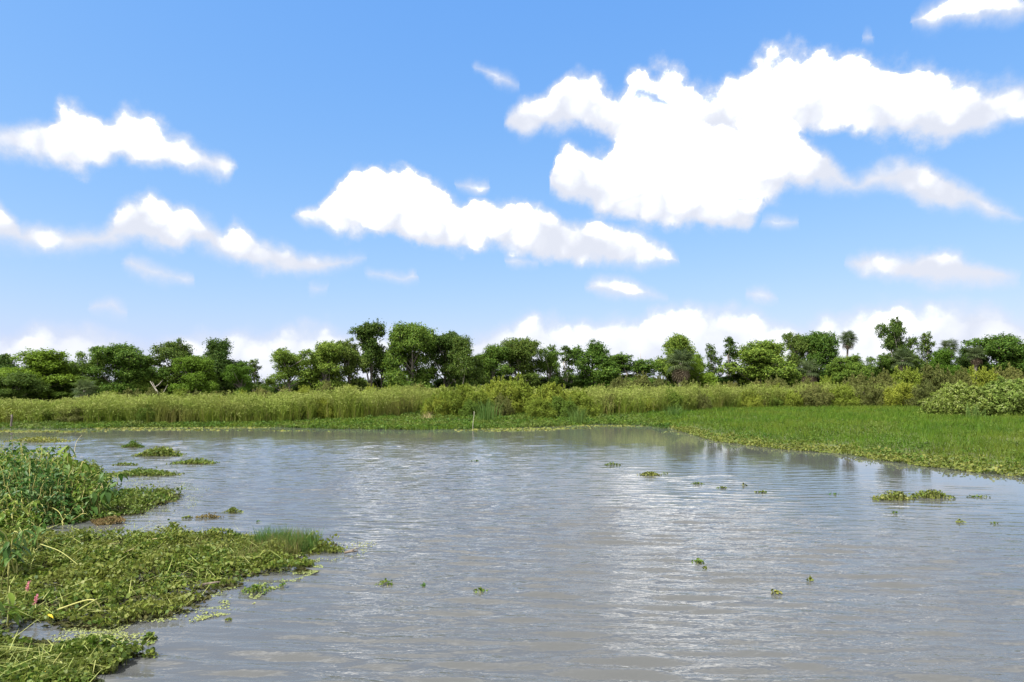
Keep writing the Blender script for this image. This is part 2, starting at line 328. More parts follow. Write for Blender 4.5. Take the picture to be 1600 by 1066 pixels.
MAT = dict(
 oak=leaf_mat('oak_leaves', [(.036,.074,.011), (.064,.120,.016), (.098,.160,.022), (.130,.185,.028)]),
 oak_dark=leaf_mat('dark_oak_leaves', [(.025,.052,.010), (.045,.084,.014), (.072,.115,.019), (.100,.140,.026)]),
 bright=leaf_mat('bright_tree_leaves', [(.050,.100,.010), (.085,.150,.012), (.110,.180,.016), (.070,.120,.016)]),
 understory=leaf_mat('understory_leaves', [(.030,.066,.010), (.056,.108,.015), (.086,.142,.021)]),
 willow=leaf_mat('willow_leaves', [(.105,.150,.017), (.155,.200,.022), (.205,.235,.030), (.135,.155,.026)], objvar=.15),
 olive=leaf_mat('olive_bush_leaves', [(.070,.088,.022), (.105,.125,.030), (.140,.150,.038), (.095,.090,.035)], objvar=.22),
 reedbush=leaf_mat('fresh_bush_leaves', [(.055,.105,.014), (.085,.140,.018), (.120,.170,.028)], objvar=.2),
 elder=leaf_mat('pale_bush_leaves', [(.100,.150,.024), (.155,.205,.038), (.210,.245,.062)], objvar=.1),
 flower=leaf_mat('cream_flower_heads', [(.16,.195,.06), (.21,.23,.085), (.14,.18,.045)], objvar=.05),
 reed=leaf_mat('reed_blades', [(.065,.120,.012), (.100,.165,.017), (.150,.200,.026), (.080,.135,.014), (.19,.17,.06)], objvar=.1, patch=[(.16, .45, (.16,.135,.05)), (.4, .5, (.05,.10,.012))]),
 reed_top=leaf_mat('reed_plumes', [(.170,.225,.045), (.130,.190,.030), (.22,.25,.080)], objvar=.1, patch=[(.12, .6, (.095,.15,.022)), (.5, .5, (.16,.17,.05))]),
 cattail=leaf_mat('cattail_blades', [(.050,.105,.022), (.075,.135,.028), (.10,.15,.04)], objvar=.1),
 grass=leaf_mat('marsh_grass', [(.034,.086,.005), (.056,.120,.007), (.086,.148,.011), (.044,.098,.007)], objvar=.05, patch=[(.42, .75, (.024,.066,.006)), (.16, .6, (.105,.128,.016)), (1.4, .25, (.15,.15,.03))]),
 sedge=leaf_mat('olive_sedge', [(.075,.095,.020), (.115,.130,.030), (.16,.15,.055), (.095,.075,.035)], objvar=.05),
 bank=leaf_mat('bank_leaves', [(.036,.080,.009), (.062,.115,.013), (.105,.145,.020)], objvar=.05, patch=[(.30, .6, (.125,.13,.035)), (.55, .6, (.03,.06,.012))]),
 pennywort=leaf_mat('pennywort_leaves', [(.026,.060,.008), (.054,.100,.011), (.094,.136,.018), (.140,.165,.034), (.042,.076,.010)], objvar=.08, patch=(.9, .45, (.12,.125,.028)), rough=.5, spec=.18),
 fringe=leaf_mat('yellowing_fringe_leaves', [(.075,.105,.016), (.115,.140,.024), (.165,.165,.036), (.060,.095,.014)], objvar=.08, rough=.5, spec=.2),
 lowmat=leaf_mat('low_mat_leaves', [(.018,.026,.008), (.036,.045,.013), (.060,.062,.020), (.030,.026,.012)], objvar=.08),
 duckweed=leaf_mat('duckweed', [(.14,.165,.055), (.18,.195,.075), (.11,.135,.04)], objvar=.05, trans=.1),
 weed=leaf_mat('weed_leaves', [(.032,.080,.009), (.058,.118,.013), (.095,.155,.020), (.140,.185,.036)], objvar=.15, rough=.5, spec=.2, patch=(.7, .3, (.125,.15,.025))),
 weed_deep=leaf_mat('deep_green_leaves', [(.026,.068,.014), (.045,.098,.018), (.075,.125,.026)], objvar=.15, rough=.5, spec=.2),
 brownweed=leaf_mat('browned_weed', [(.10,.075,.032), (.15,.105,.045), (.085,.085,.028)], objvar=.1),
 palm=leaf_mat('palm_fronds', [(.045,.068,.026), (.065,.088,.034)], objvar=.25, rough=.45),
 palm_dead=leaf_mat('dead_fronds', [(.13,.10,.065), (.19,.15,.10)], objvar=.2),
 stalk=leaf_mat('pale_stalks', [(.20,.22,.06), (.26,.26,.09), (.17,.20,.05)], trans=.1, objvar=.2),
 straw=leaf_mat('straw_stalks', [(.30,.25,.13), (.24,.20,.10)], trans=.05, objvar=.2),
 pink=leaf_mat('pink_flowers', [(.45,.14,.18), (.50,.22,.24)], objvar=.1), yellow=leaf_mat('yellow_leaf', [(.50,.40,.04), (.45,.34,.03)], objvar=.05),
 bark=wood_mat('bark', (.060,.050,.040), (.16,.14,.12)), palebark=wood_mat('pale_bark', (.16,.14,.12), (.34,.31,.27)),
 driftwood=wood_mat('driftwood', (.06,.045,.035), (.20,.16,.12), 12), post=wood_mat('weathered_post', (.035,.028,.024), (.11,.09,.075), 10), stick=wood_mat('bleached_stick', (.20,.18,.14), (.34,.32,.26), 10),
)

# ------------------------------------------------------------------ land and water
SH = [(-3000, 70), (-80, 52)] + [G(*p) for p in [(0,668), (100,668), (200,666), (400,665), (520,668), (650,670), (750,668), (850,665), (940,661), (1000,663), (1060,673), (1110,688),
      (1200,700), (1300,708), (1390,720), (1480,733), (1600,745)]] + [(19.5, 17), (26, 9), (60, 2), (3000, -40)]
LAND = SH + [(3000, 6000), (-3000, 6000)]
def land_sd(x, y):
    d = poly_dist(x, y, SH, closed=False); return np.where(in_poly(x, y, LAND), d, -d)
def ground_z(x, y):
    s = land_sd(x, y); n = fbm(x * .25, y * .25, 3) - .5
    return np.where(s > 0, .02 + np.minimum(s * .03, .33) + n * np.minimum(s * .05, .25), -np.minimum(-s * .14, 1.3) - .02)
def axis_pts(segs): return np.concatenate([np.linspace(a, b, n, endpoint=False) for a, b, n in segs] + [[segs[-1][1]]])
gx = axis_pts([(-3000, -100, 12), (-100, 100, 150), (100, 3000, 12)]); gy = axis_pts([(-60, 15, 15), (15, 130, 110), (130, 5800, 16)])
XX, YY = np.meshgrid(gx, gy); zz = ground_z(XX.ravel(), YY.ravel())
i, j = np.meshgrid(np.arange(len(gy) - 1), np.arange(len(gx) - 1), indexing='ij'); q = (i * len(gx) + j).ravel()[:, None]
mb = MB(); mb.add(np.stack([XX.ravel(), YY.ravel(), zz], 1), q + np.array([[0, 1, len(gx) + 1, len(gx)]]))
m, T = new_mat('marsh_soil'); tcn = T.add('ShaderNodeTexCoord'); n1 = T.noise(tcn.outputs['Object'], .35, 6, .65); n2 = T.noise(tcn.outputs['Object'], 5, 5, .7)
c = T.mix(T.ss(n1, .35, .65), (.055,.060,.022,1), (.075,.105,.020,1)); c = T.mix(T.m('MULTIPLY', n2, .5), c, (.045,.036,.022,1))
p = T.add('ShaderNodeBsdfPrincipled'); T.put(p.inputs['Base Color'], c); p.inputs['Roughness'].default_value = .9
b = T.add('ShaderNodeBump'); T.put(b.inputs['Height'], n2); b.inputs['Distance'].default_value = .12; T.l.new(b.outputs[0], p.inputs['Normal']); finish(T, p.outputs[0])
tag(mb.build('ground', m, smooth=True), kind='structure', label='low marshy ground under the reeds, grass and trees')

wx = axis_pts([(-400, -60, 14), (-60, 50, 560), (50, 400, 14)]); ys = [5.0]
while ys[-1] < 58: ys.append(ys[-1] + max(.030, .0032 * ys[-1]))
wy = np.concatenate([np.linspace(-120, 4.5, 14), ys, np.linspace(60, 140, 8)])
XX, YY = np.meshgrid(wx, wy); x, y = XX.ravel(), YY.ravel(); i, j = np.meshgrid(np.arange(len(wy) - 1), np.arange(len(wx) - 1), indexing='ij'); q = (i * len(wx) + j).ravel()[:, None]
rg = np.random.default_rng(314); wz = np.zeros_like(x)                    # wind ripples: many short wave trains running toward the camera, slightly from the right
for k in range(56):
    lam = math.exp(rg.normal(math.log(.38), .38)); lam = min(max(lam, .20), 1.5); th = rg.normal(math.radians(-99), .21)
    A = lam * .0036 * (1 if lam < .6 else .6) * (1.15 if lam > .4 else .8); env = .35 + 1.3 * vnoise(x * .16 + k * 3.7, y * .22 + k * 1.9, k)
    res = np.clip(lam / (2.6 * np.maximum(.034, .0034 * y)) - .25, 0, 1)
    wz += A * env * res * (2 * (.5 + .5 * np.sin(2 * np.pi / lam * (x * math.cos(th) + y * math.sin(th)) + rg.uniform(0, 6.28) + 1.2 * vnoise(x * .3, y * .3, 90 + k))) ** 1.5 - .85)
inside = np.clip((x + 60) / 4, 0, 1) * np.clip((50 - x) / 4, 0, 1) * np.clip((y - 5) / 1, 0, 1) * np.clip((58 - y) / 8, .0, 1)
calm = 1 - .55 * np.clip((-1.0 - x) / 3, 0, 1) * np.clip((19 - y) / 5, 0, 1)  # sheltered water beside the left mats
calm *= np.clip((-land_sd(x, y) - .3) / 15.0, .10, 1) ** 1.8 * (1 + .55 * np.clip((26 - y) / 14, 0, 1))
wz *= inside * calm
mb = MB(); mb.add(np.stack([x, y, wz], 1), q + np.array([[0, 1, len(wx) + 1, len(wx)]]))
m, T = new_mat('pond_water'); tcn = T.add('ShaderNodeTexCoord'); ob = tcn.outputs['Object']
def mapped(sx, sy, rz):
    mp = T.add('ShaderNodeMapping'); T.put(mp.inputs[0], ob); mp.inputs['Scale'].default_value = (sx, sy, 1); mp.inputs['Rotation'].default_value = (0, 0, math.radians(rz)); return mp.outputs[0]
swell = T.noise(mapped(.85, 3.0, -8), 1, 2, .5, dist=.4)
rip = T.noise(mapped(2.2, 7.0, -5), 1, 3, .55, dist=.5)
fine = T.noise(mapped(6, 13, 8), 1, 2, .5)
wind = T.ss(T.noise(mapped(.07, .12, 20), 1, 3, .6), .30, .70)          # cat's-paws: rougher and calmer water
hgt = T.m('ADD', T.m('MULTIPLY', swell, .010), T.m('MULTIPLY', rip, T.m('MULTIPLY_ADD', wind, .014, .006)))
hgt = T.m('ADD', hgt, T.m('MULTIPLY', fine, T.m('MULTIPLY_ADD', wind, .003, .001)))
att = T.add('ShaderNodeAttribute'); att.attribute_name = 'ripple'; hgt = T.m('MULTIPLY', hgt, att.outputs['Fac'])
b = T.add('ShaderNodeBump'); T.put(b.inputs['Height'], hgt); b.inputs['Distance'].default_value = 1.0; b.inputs['Strength'].default_value = 1.0
p = T.add('ShaderNodeBsdfPrincipled'); p.inputs['Base Color'].default_value = (.054, .0565, .0575, 1); p.inputs['Roughness'].default_value = .03; p.inputs['IOR'].default_value = 1.333
T.l.new(b.outputs[0], p.inputs['Normal']); finish(T, p.outputs[0])
wo_ = mb.build('water', m, smooth=True); tag(wo_, kind='structure', label='grey rippled pond water')
at = wo_.data.attributes.new('ripple', 'FLOAT', 'POINT'); at.data.foreach_set('value', calm.astype(np.float32))

# ------------------------------------------------------------------ trees
def make_tree(seed, kind):
    """returns (wood mesh builder, leaf mesh builder) for a tree 10 m high and about 8 m wide"""
    rg = np.random.default_rng(seed); wood, lf = MB(), MB(); lobes = []
    if kind == 'oak':
        for k in range(26):
            a = k * 2.4 + rg.uniform(-.4, .4); zc = rg.uniform(1.9, 8.7); r = (3.5 - .34 * abs(zc - 4.8)) * rg.uniform(.25, 1.05)
            lobes.append(((r * math.cos(a), r * math.sin(a), zc), rg.uniform(.75, 1.35), rg.uniform(.6, 1.0)))
        for k in range(6): lobes.append(((rg.uniform(-1.6, 1.6), rg.uniform(-1.6, 1.6), rg.uniform(6.6, 8.4)), rg.uniform(.9, 1.3), rg.uniform(.7, 1.0)))
        lobes.append(((rg.uniform(-.5, .5), rg.uniform(-.5, .5), 8.7), 1.2, .95)); fork, nleaf, csz = 1.6, 31, .55
    elif kind == 'open':
        for k in range(19):
            a = k * 2.4 + rg.uniform(-.5, .5); zc = rg.uniform(2.8, 9.0); r = rg.uniform(.5, 3.2)
            lobes.append(((r * math.cos(a), r * math.sin(a), zc), rg.uniform(.6, 1.15), rg.uniform(.5, .9)))
        for k in range(3): lobes.append(((rg.uniform(-1.2, 1.2), rg.uniform(-1.2, 1.2), rg.uniform(7.0, 8.4)), rg.uniform(.8, 1.1), rg.uniform(.6, .9)))
        lobes.append(((rg.uniform(-.8, .8), rg.uniform(-.8, .8), 8.9), .9, .75)); fork, nleaf, csz = 2.2, 26, .52
    elif kind == 'tall':
        for k in range(15):
            a = k * 2.4 + rg.uniform(-.5, .5); zc = rg.uniform(4.0, 9.2); r = rg.uniform(.2, 2.3)
            lobes.append(((r * math.cos(a), r * math.sin(a), zc), rg.uniform(.55, 1.0), rg.uniform(.5, .85)))
        lobes.append(((.2, 0, 9.3), .7, .65)); fork, nleaf, csz = 3.6, 32, .44
    elif kind == 'spindly':
        for k in range(13):
            a = k * 2.4 + rg.uniform(-.5, .5); zc = 2.2 + 7.3 * (k / 12); r = rg.uniform(.3, 2.0) * (1.1 - k / 20)
            lobes.append(((r * math.cos(a), r * math.sin(a), zc), rg.uniform(.4, .8), rg.uniform(.4, .75)))
        fork, nleaf, csz = 2.0, 20, .42
    else:                                                              # dense, leafy to the ground
        for k in range(24):
            a = k * 2.4 + rg.uniform(-.4, .4); zc = rg.uniform(.9, 8.4); r = 3.3 * math.sqrt(max(.1, 1 - ((zc - 2.5) / 7.2) ** 2)) * rg.uniform(.4, 1.05)
            lobes.append(((r * math.cos(a), r * math.sin(a), zc), rg.uniform(.8, 1.5), rg.uniform(.7, 1.15)))
        lobes.append(((rg.uniform(-.6, .6), 0, 8.8), 1.0, .85)); fork, nleaf, csz = 1.2, 42, .52
    # trunk
    lean = rg.uniform(-.7, .7, 2); ts = np.linspace(0, 1, 8); top = 7.6 if kind in ('tall', 'spindly', 'open') else 6.5
    tr = np.stack([lean[0] * ts ** 1.5 + .15 * np.sin(ts * 5 + seed), lean[1] * ts ** 1.5 + .15 * np.cos(ts * 4 + seed) - .15, ts * top - .3], 1)
    thick = {'oak': .30, 'open': .22, 'tall': .19, 'spindly': .13}.get(kind, .2)
    tube(wood, tr, thick * (1.25 - ts * 1.0) + .02, 7)
    for (c, rx, rz) in lobes:
        c = np.array(c); zs = max(fork * rg.uniform(.6, 1.1), c[2] - rg.uniform(2, 3.5)); zs = min(max(zs, .4), top - .4); k = zs / top
        s = np.array([np.interp(k, ts, tr[:, 0]), np.interp(k, ts, tr[:, 1]), zs]); u = np.linspace(0, 1, 6)[:, None]
        mid = (s + c) / 2 + np.array([*(c - s)[:2] * .18, -.25]) + rg.normal(size=3) * .2
        pts = s * (1 - u) ** 2 + 2 * mid * u * (1 - u) + c * u ** 2
        tube(wood, pts, np.linspace(thick * .45, .035, 6), 5, False)
        ncl = int(34 * rx * rz * (1 if kind != 'spindly' else .8)) + 6
        d = rand_dir(rg, ncl, .25); rad = rg.uniform(.40, 1.30, ncl)[:, None] ** .75
        cc = c + d * rad * np.array([rx, rx, rz]) + rg.normal(size=(ncl, 3)) * .08
        for q in cc[rg.uniform(size=ncl) < .35]:                       # twigs
            tube(wood, [c + (q - c) * .1, c + (q - c) * .55 + rg.normal(size=3) * .08, q], [.03, .02, .008], 4, False)
        n = rg.poisson(nleaf, ncl); idx = np.repeat(np.arange(ncl), n); k = len(idx)
        off = rg.normal(size=(k, 3)) * csz * np.array([.55, .55, .36]) * rg.uniform(.6, 1.2, (ncl, 1))[idx]
        P = cc[idx] + off; out = nrm(P - c); N = nrm(rand_dir(rg, k) * .9 + out * .5 + np.array([0, 0, .55]))
        for q9 in range(6):                                             # loose leafy sprays that feather the outline
            d9 = rand_dir(rg, 1, .5)[0]; u9 = rg.uniform(.2, 1.0, 30)[:, None]; p9 = c + d9 * np.array([rx, rx, rz]) * (.85 + u9 * rg.uniform(.3, .95)) + rg.normal(size=(30, 3)) * .10
            leaves(lf, p9, rand_dir(rg, 30, .4), nrm(rand_dir(rg, 30) + d9 * .6), rg.uniform(.13, .26, 30), rg.uniform(.07, .15, 30))
        ax = rand_dir(rg, k); ax[:, 2] -= .3; L = rg.uniform(.14, .30, k); leaves(lf, P, N, ax, L, L * rg.uniform(.5, .75, k))
    return wood, lf
TREE = {}
def tree_proto(kind, i):
    key = (kind, i)
    if key not in TREE:
        w, l = make_tree(1000 + i * 37 + len(kind) * 101, kind); V = np.concatenate(l.v)
        lo, hi = np.percentile(V, .5, axis=0), np.percentile(V, 99.7, axis=0)
        TREE[key] = (w, l, hi[2], max(hi[0] - lo[0], hi[1] - lo[1]), (lo + hi) / 2, {})
    return TREE[key]
def place_tree(name, kind, var, mat, px, ytop, hw, D, label, group=None, rot=None, bark='bark', cat='tree', base_z=.25, minh=0):
    w, l, h0, w0, mid, cache = tree_proto(kind, var)
    if mat not in cache: cache[mat] = l.mesh('crown', MAT[mat])
    if bark not in cache: cache[bark] = w.mesh('trunk', MAT[bark], True)
    H = max(Zat(ytop, D) - base_z, minh); wid = 2.3 * hw * D / FPX
    r = rot if rot is not None else (px * 1.7 + var) % 6.283
    t = thing(name, label, cat, (Xat(px, D), D, base_z), r, group); t.scale = (wid / w0, wid / w0, H / h0)
    t.location.x -= (mid[0] * math.cos(r) - mid[1] * math.sin(r)) * wid / w0
    part('trunk', cache[bark], t); part('crown', cache[mat], t); return t

TG = 'trees along the far shore'
TREES = [ # kind, variant, leaves, column, top row, half width, distance, label
 ('oak', 0, 'bright', 52, 548, 54, 84, 'broad bright green tree at the left edge of the tree line'),
 ('dense', 0, 'oak_dark', 8, 556, 46, 88, 'dark tree cut by the left edge behind the bright green tree'),
 ('dense', 1, 'oak_dark', 22, 583, 36, 78, 'low dark leafy tree in front, in the bottom left corner of the tree line'),
 ('open', 0, 'oak_dark', 105, 566, 26, 88, 'dark narrow tree just right of the broad bright green tree'),
 ('open', 1, 'oak', 146, 545, 27, 86, 'tree with a small crown leaning left over a sky gap'),
 ('oak', 1, 'oak', 196, 540, 40, 86, 'wide domed tree with sky showing through, right of the leaning crown'),
 ('dense', 0, 'oak', 240, 561, 34, 88, 'medium green leafy tree filling the line right of the wide domed tree'),
 ('open', 2, 'oak_dark', 279, 531, 32, 90, 'dark tree with a flat-topped crown rising behind the light green tree'),
 ('oak', 2, 'bright', 304, 557, 31, 83, 'light green rounded tree standing in front of darker ones at left'),
 ('oak', 0, 'oak_dark', 350, 532, 34, 90, 'dark dense tree with an uneven top right of the light green tree'),
 ('open', 1, 'bright', 371, 566, 22, 84, 'small light green tree in front of the dark dense tree'),
 ('spindly', 0, 'oak_dark', 400, 562, 20, 90, 'thin tree with a pale leaning trunk at the gap in the tree line'),
 ('open', 0, 'oak', 452, 546, 32, 92, 'lone airy tree right of the gap in the tree line'),
 ('oak', 1, 'oak', 511, 536, 33, 93, 'medium green tree with a rounded top beside the lone airy tree'),
 ('tall', 0, 'oak_dark', 575, 503, 24, 96, 'tallest thin tree of the left half, with an airy tufted top'),
 ('open', 2, 'oak_dark', 549, 530, 27, 94, 'dark tree just left of the tallest thin tree'),
 ('open', 1, 'oak_dark', 602, 540, 22, 98, 'dark open tree just right of the tallest thin tree'),
 ('oak', 2, 'oak', 642, 507, 38, 96, 'big tall tree with a high rounded crown left of centre'),
 ('open', 0, 'oak_dark', 690, 519, 32, 99, 'dark tree with visible trunks right of the big tall tree'),
 ('oak', 0, 'oak_dark', 727, 527, 30, 97, 'tree with a pointed crown and pale trunks beside the yellow bushes'),
 ('oak', 1, 'oak', 770, 541, 29, 100, 'medium tree with a low wide crown above the yellow willows'),
 ('oak', 2, 'oak_dark', 815, 530, 34, 102, 'dark round-crowned tree standing at the centre of the tree line'),
 ('open', 1, 'oak', 855, 540, 20, 103, 'narrow tree with a brown right side, right of the central tree'),
 ('spindly', 1, 'oak_dark', 886, 541, 22, 104, 'spindly dark tree with open branches right of the central gap'),
 ('open', 2, 'oak', 925, 533, 32, 105, 'open tree with a domed top right of the spindly dark tree'),
 ('dense', 1, 'oak', 977, 555, 46, 104, 'low broad dense tree left of the bare snag'),
 ('oak', 0, 'oak', 1060, 525, 34, 110, 'round tree behind the cabbage palm with the brown skirt'),
 ('dense', 0, 'bright', 1094, 556, 26, 106, 'light green leafy tree right of the palm with the brown skirt'),
 ('spindly', 0, 'oak_dark', 1108, 538, 16, 114, 'thin wispy tree rising above the light green leafy tree'),
 ('spindly', 1, 'oak_dark', 1141, 527, 20, 114, 'see-through spindly tree left of the big rounded tree'),
 ('oak', 1, 'oak', 1192, 534, 46, 112, 'big rounded green tree in the middle of the right half'),
 ('open', 0, 'oak_dark', 1249, 521, 23, 116, 'slim upright tree left of the tree over the brown palm'),
 ('oak', 2, 'oak', 1279, 520, 30, 115, 'tall tree with a domed crown left of the lone tall palm'),
 ('dense', 1, 'oak', 1336, 557, 32, 108, 'low green tree at the foot of the lone tall palm'),
 ('open', 1, 'oak', 1376, 553, 24, 116, 'small open tree between the lone palm and the tall leaning tree'),
 ('tall', 1, 'oak_dark', 1401, 497, 23, 118, 'tall leaning tree with a tufted top standing highest at right'),
 ('dense', 0, 'oak_dark', 1420, 550, 24, 117, 'dark bushy tree at the foot of the tall leaning tree'),
 ('spindly', 0, 'oak_dark', 1449, 520, 20, 118, 'dark spindly tree right of the tall leaning tree'),
 ('oak', 0, 'bright', 1476, 547, 24, 112, 'bright green rounded tree below the far right palms'),
 ('dense', 1, 'oak_dark', 1508, 545, 26, 118, 'dark tree between the two far right palms'),
 ('oak', 1, 'oak', 1570, 525, 46, 114, 'broad leafy tree at the right edge of the tree line'),
 ('dense', 0, 'oak', 1634, 532, 46, 118, 'leafy tree cut off by the right edge'),
]
for (kind, var, mat, px, yt, hw, D, lab) in TREES:
    place_tree('shore_tree', kind, var, mat, px, yt, hw, D, lab, TG, bark='palebark' if (px in (400, 727, 886, 1401)) else 'bark')
# dark growth that closes the foot of the tree line
rg = np.random.default_rng(5); UG = 'understory shrubs at the foot of the tree line'
UND = [(-20,596,40,90),(30,600,34,92),(70,592,32,92),(106,598,28,90),(130,592,24,84),(165,594,30,90),(205,590,32,93),(246,589,32,94),(288,586,32,95),(330,590,32,95),(372,592,30,95),(410,597,26,96),(446,597,28,96),(486,596,30,98),
       (528,592,30,99),(566,590,30,100),(606,589,30,101),(648,589,32,102),(690,590,30,103),(730,589,30,104),(772,588,30,105),(814,587,32,106),(856,587,30,107),(900,586,30,108),(942,588,30,108),(985,589,32,109),(1026,592,30,110),(1066,582,30,114),
       (1106,584,32,115),(1150,582,32,116),(1196,582,32,117),(1240,580,32,118),(1284,581,32,119),(1326,576,32,119),(1368,573,32,121),(1412,572,32,121),(1456,571,32,121),(1500,570,32,121),(1546,569,32,122),(1590,567,34,122)]
ORD = ['first','second','third','fourth','fifth','sixth','seventh','eighth','ninth','tenth','eleventh','twelfth','thirteenth','fourteenth','fifteenth','sixteenth','seventeenth','eighteenth','nineteenth','twentieth']
def nth(i, n, side):                                                   # counted from the nearer edge of the picture
    return f'{ORD[i]} from the left' if i < (n + 1) // 2 else f'{ORD[n - 1 - i]} from the right'
for k, (px, yt, hw, D) in enumerate(UND):
    place_tree('understory_shrub', 'dense', k % 3, ('understory', 'oak_dark', 'understory', 'oak')[k % 4], px, yt + rg.uniform(-4, 4), hw * rg.uniform(.95, 1.3), D,
               f'dark understory shrub under the tree line, {nth(k, len(UND), 0)}', UG, cat='shrub', minh=2.6)
# two dead snags
def snag(px, y0, y1, D, dx, label):
    mb = MB(); h = Zat(y1, D); t = thing('bare_snag', label, 'dead tree', (Xat(px, D), D, .2), 0, 'bare snags in the tree line')
    s = np.linspace(0, 1, 7); pts = np.stack([dx * s ** 2 + .1 * np.sin(s * 6), .1 * np.cos(s * 5), s * (h - .2)], 1); tube(mb, pts, .07 * (1.15 - s) + .015, 6); mb.build('trunk', MAT['palebark'], t, True)
    for k in range(3):
        mb = MB(); a = .45 + .15 * k; p = np.array([np.interp(a, s, pts[:, 0]), 0, a * h]); e = p + np.array([(-1) ** k * .8, .3, 1.5 - .3 * k]); tube(mb, [p, (p + e) / 2 + [0, 0, -.12], e], [.05, .035, .012], 5); mb.build('branch', MAT['palebark'], t, True)
snag(1006, 600, 545, 108, -.6, 'bare leaning snag poking up left of the palm with the brown skirt')
snag(254, 606, 596, 84, -1.5, 'pale fallen-over dead trunk under the left trees')

# ------------------------------------------------------------------ cabbage palms
def frond_mesh(mat, droop, name):
    mb = MB(); L = 1.0
    tube(mb, [(0, 0, 0), (.42, 0, .05), (.8, 0, .02)], [.028, .02, .012], 4, False)
    for k in range(17):
        a = math.radians(-118 + 236 * k / 16); r0 = np.array([.62 + .16 * math.cos(a) , .04 * math.sin(a), .03]); ln = .78 + .22 * math.cos(a * .6)
        d = np.array([math.cos(a), math.sin(a), 0]); s = np.array([-math.sin(a), math.cos(a), 0]) * .048
        p1 = r0 + d * ln * .5 + np.array([0, 0, .03 - .08 * droop]); p2 = r0 + d * ln * .86 + np.array([0, 0, -.42 * droop])
        mb.add([r0, p1 + s, p2, p1 - s], [[0, 1, 2, 3]])
    return mb.mesh(name, MAT[mat])
FR, FRD = frond_mesh('palm', .7, 'frond'), frond_mesh('palm_dead', 1.2, 'dead_frond')
def palm(px, ytop, D, R, label, skirt=8, crown=30, trunk_r=.2, sd=1):
    rg = np.random.default_rng(sd); h = Zat(ytop, D) - R * .8 - .25
    t = thing('cabbage_palm', label, 'palm', (Xat(px, D), D, .25), 0, 'cabbage palms'); mb = MB(); s = np.linspace(0, 1, 14)
    tube(mb, np.stack([.2 * s ** 2, 0 * s, s * h - .3 * (1 - s)], 1), trunk_r * (1.15 - .2 * s + .08 * (np.arange(14) % 2)), 9); mb.build('trunk', MAT['bark'], t, True)
    for k in range(crown):
        el = math.radians(78 - 112 * (k / (crown - 1)) ** .9 + rg.uniform(-8, 8)); az = k * 2.39996 + rg.uniform(-.2, .2); f = R * rg.uniform(.56, .66)
        part('frond', FR, t, (.2, 0, h), (rg.uniform(-.3, .3), -el, az), (f, f, f))
    for k in range(skirt):
        az = k * 2.39996 + rg.uniform(-.3, .3); el = math.radians(rg.uniform(-80, -48)); f = R * rg.uniform(.5, .68)
        part('dead_frond', FRD, t, (.2 - .0 * k, 0, h - .15), (rg.uniform(-.4, .4), -el, az), (f, f, f))
palm(1323, 517, 116, 1.85, 'lone tall cabbage palm standing clear against the sky', 6, 30, .15, 1)
palm(1062, 545, 103, 2.7, 'cabbage palm with a thick brown skirt in front of a round tree', 22, 28, .3, 2)
palm(1262, 561, 110, 2.4, 'brown-skirted palm at the foot of the tree left of the lone tall palm', 24, 20, .3, 3)
palm(1408, 545, 113, 2.4, 'low fan palm at the foot of the tall leaning tree', 4, 28, .3, 4)
palm(1481, 530, 115, 2.0, 'palm with a flat dark head behind the bright green rounded tree', 5, 26, .22, 5)
palm(1523, 540, 113, 1.9, 'grey-green palm head left of the broad tree at the right edge', 12, 26, .24, 6)
palm(130, 592, 79, 1.7, 'low palmetto fan at the foot of the left trees', 3, 22, .2, 7)

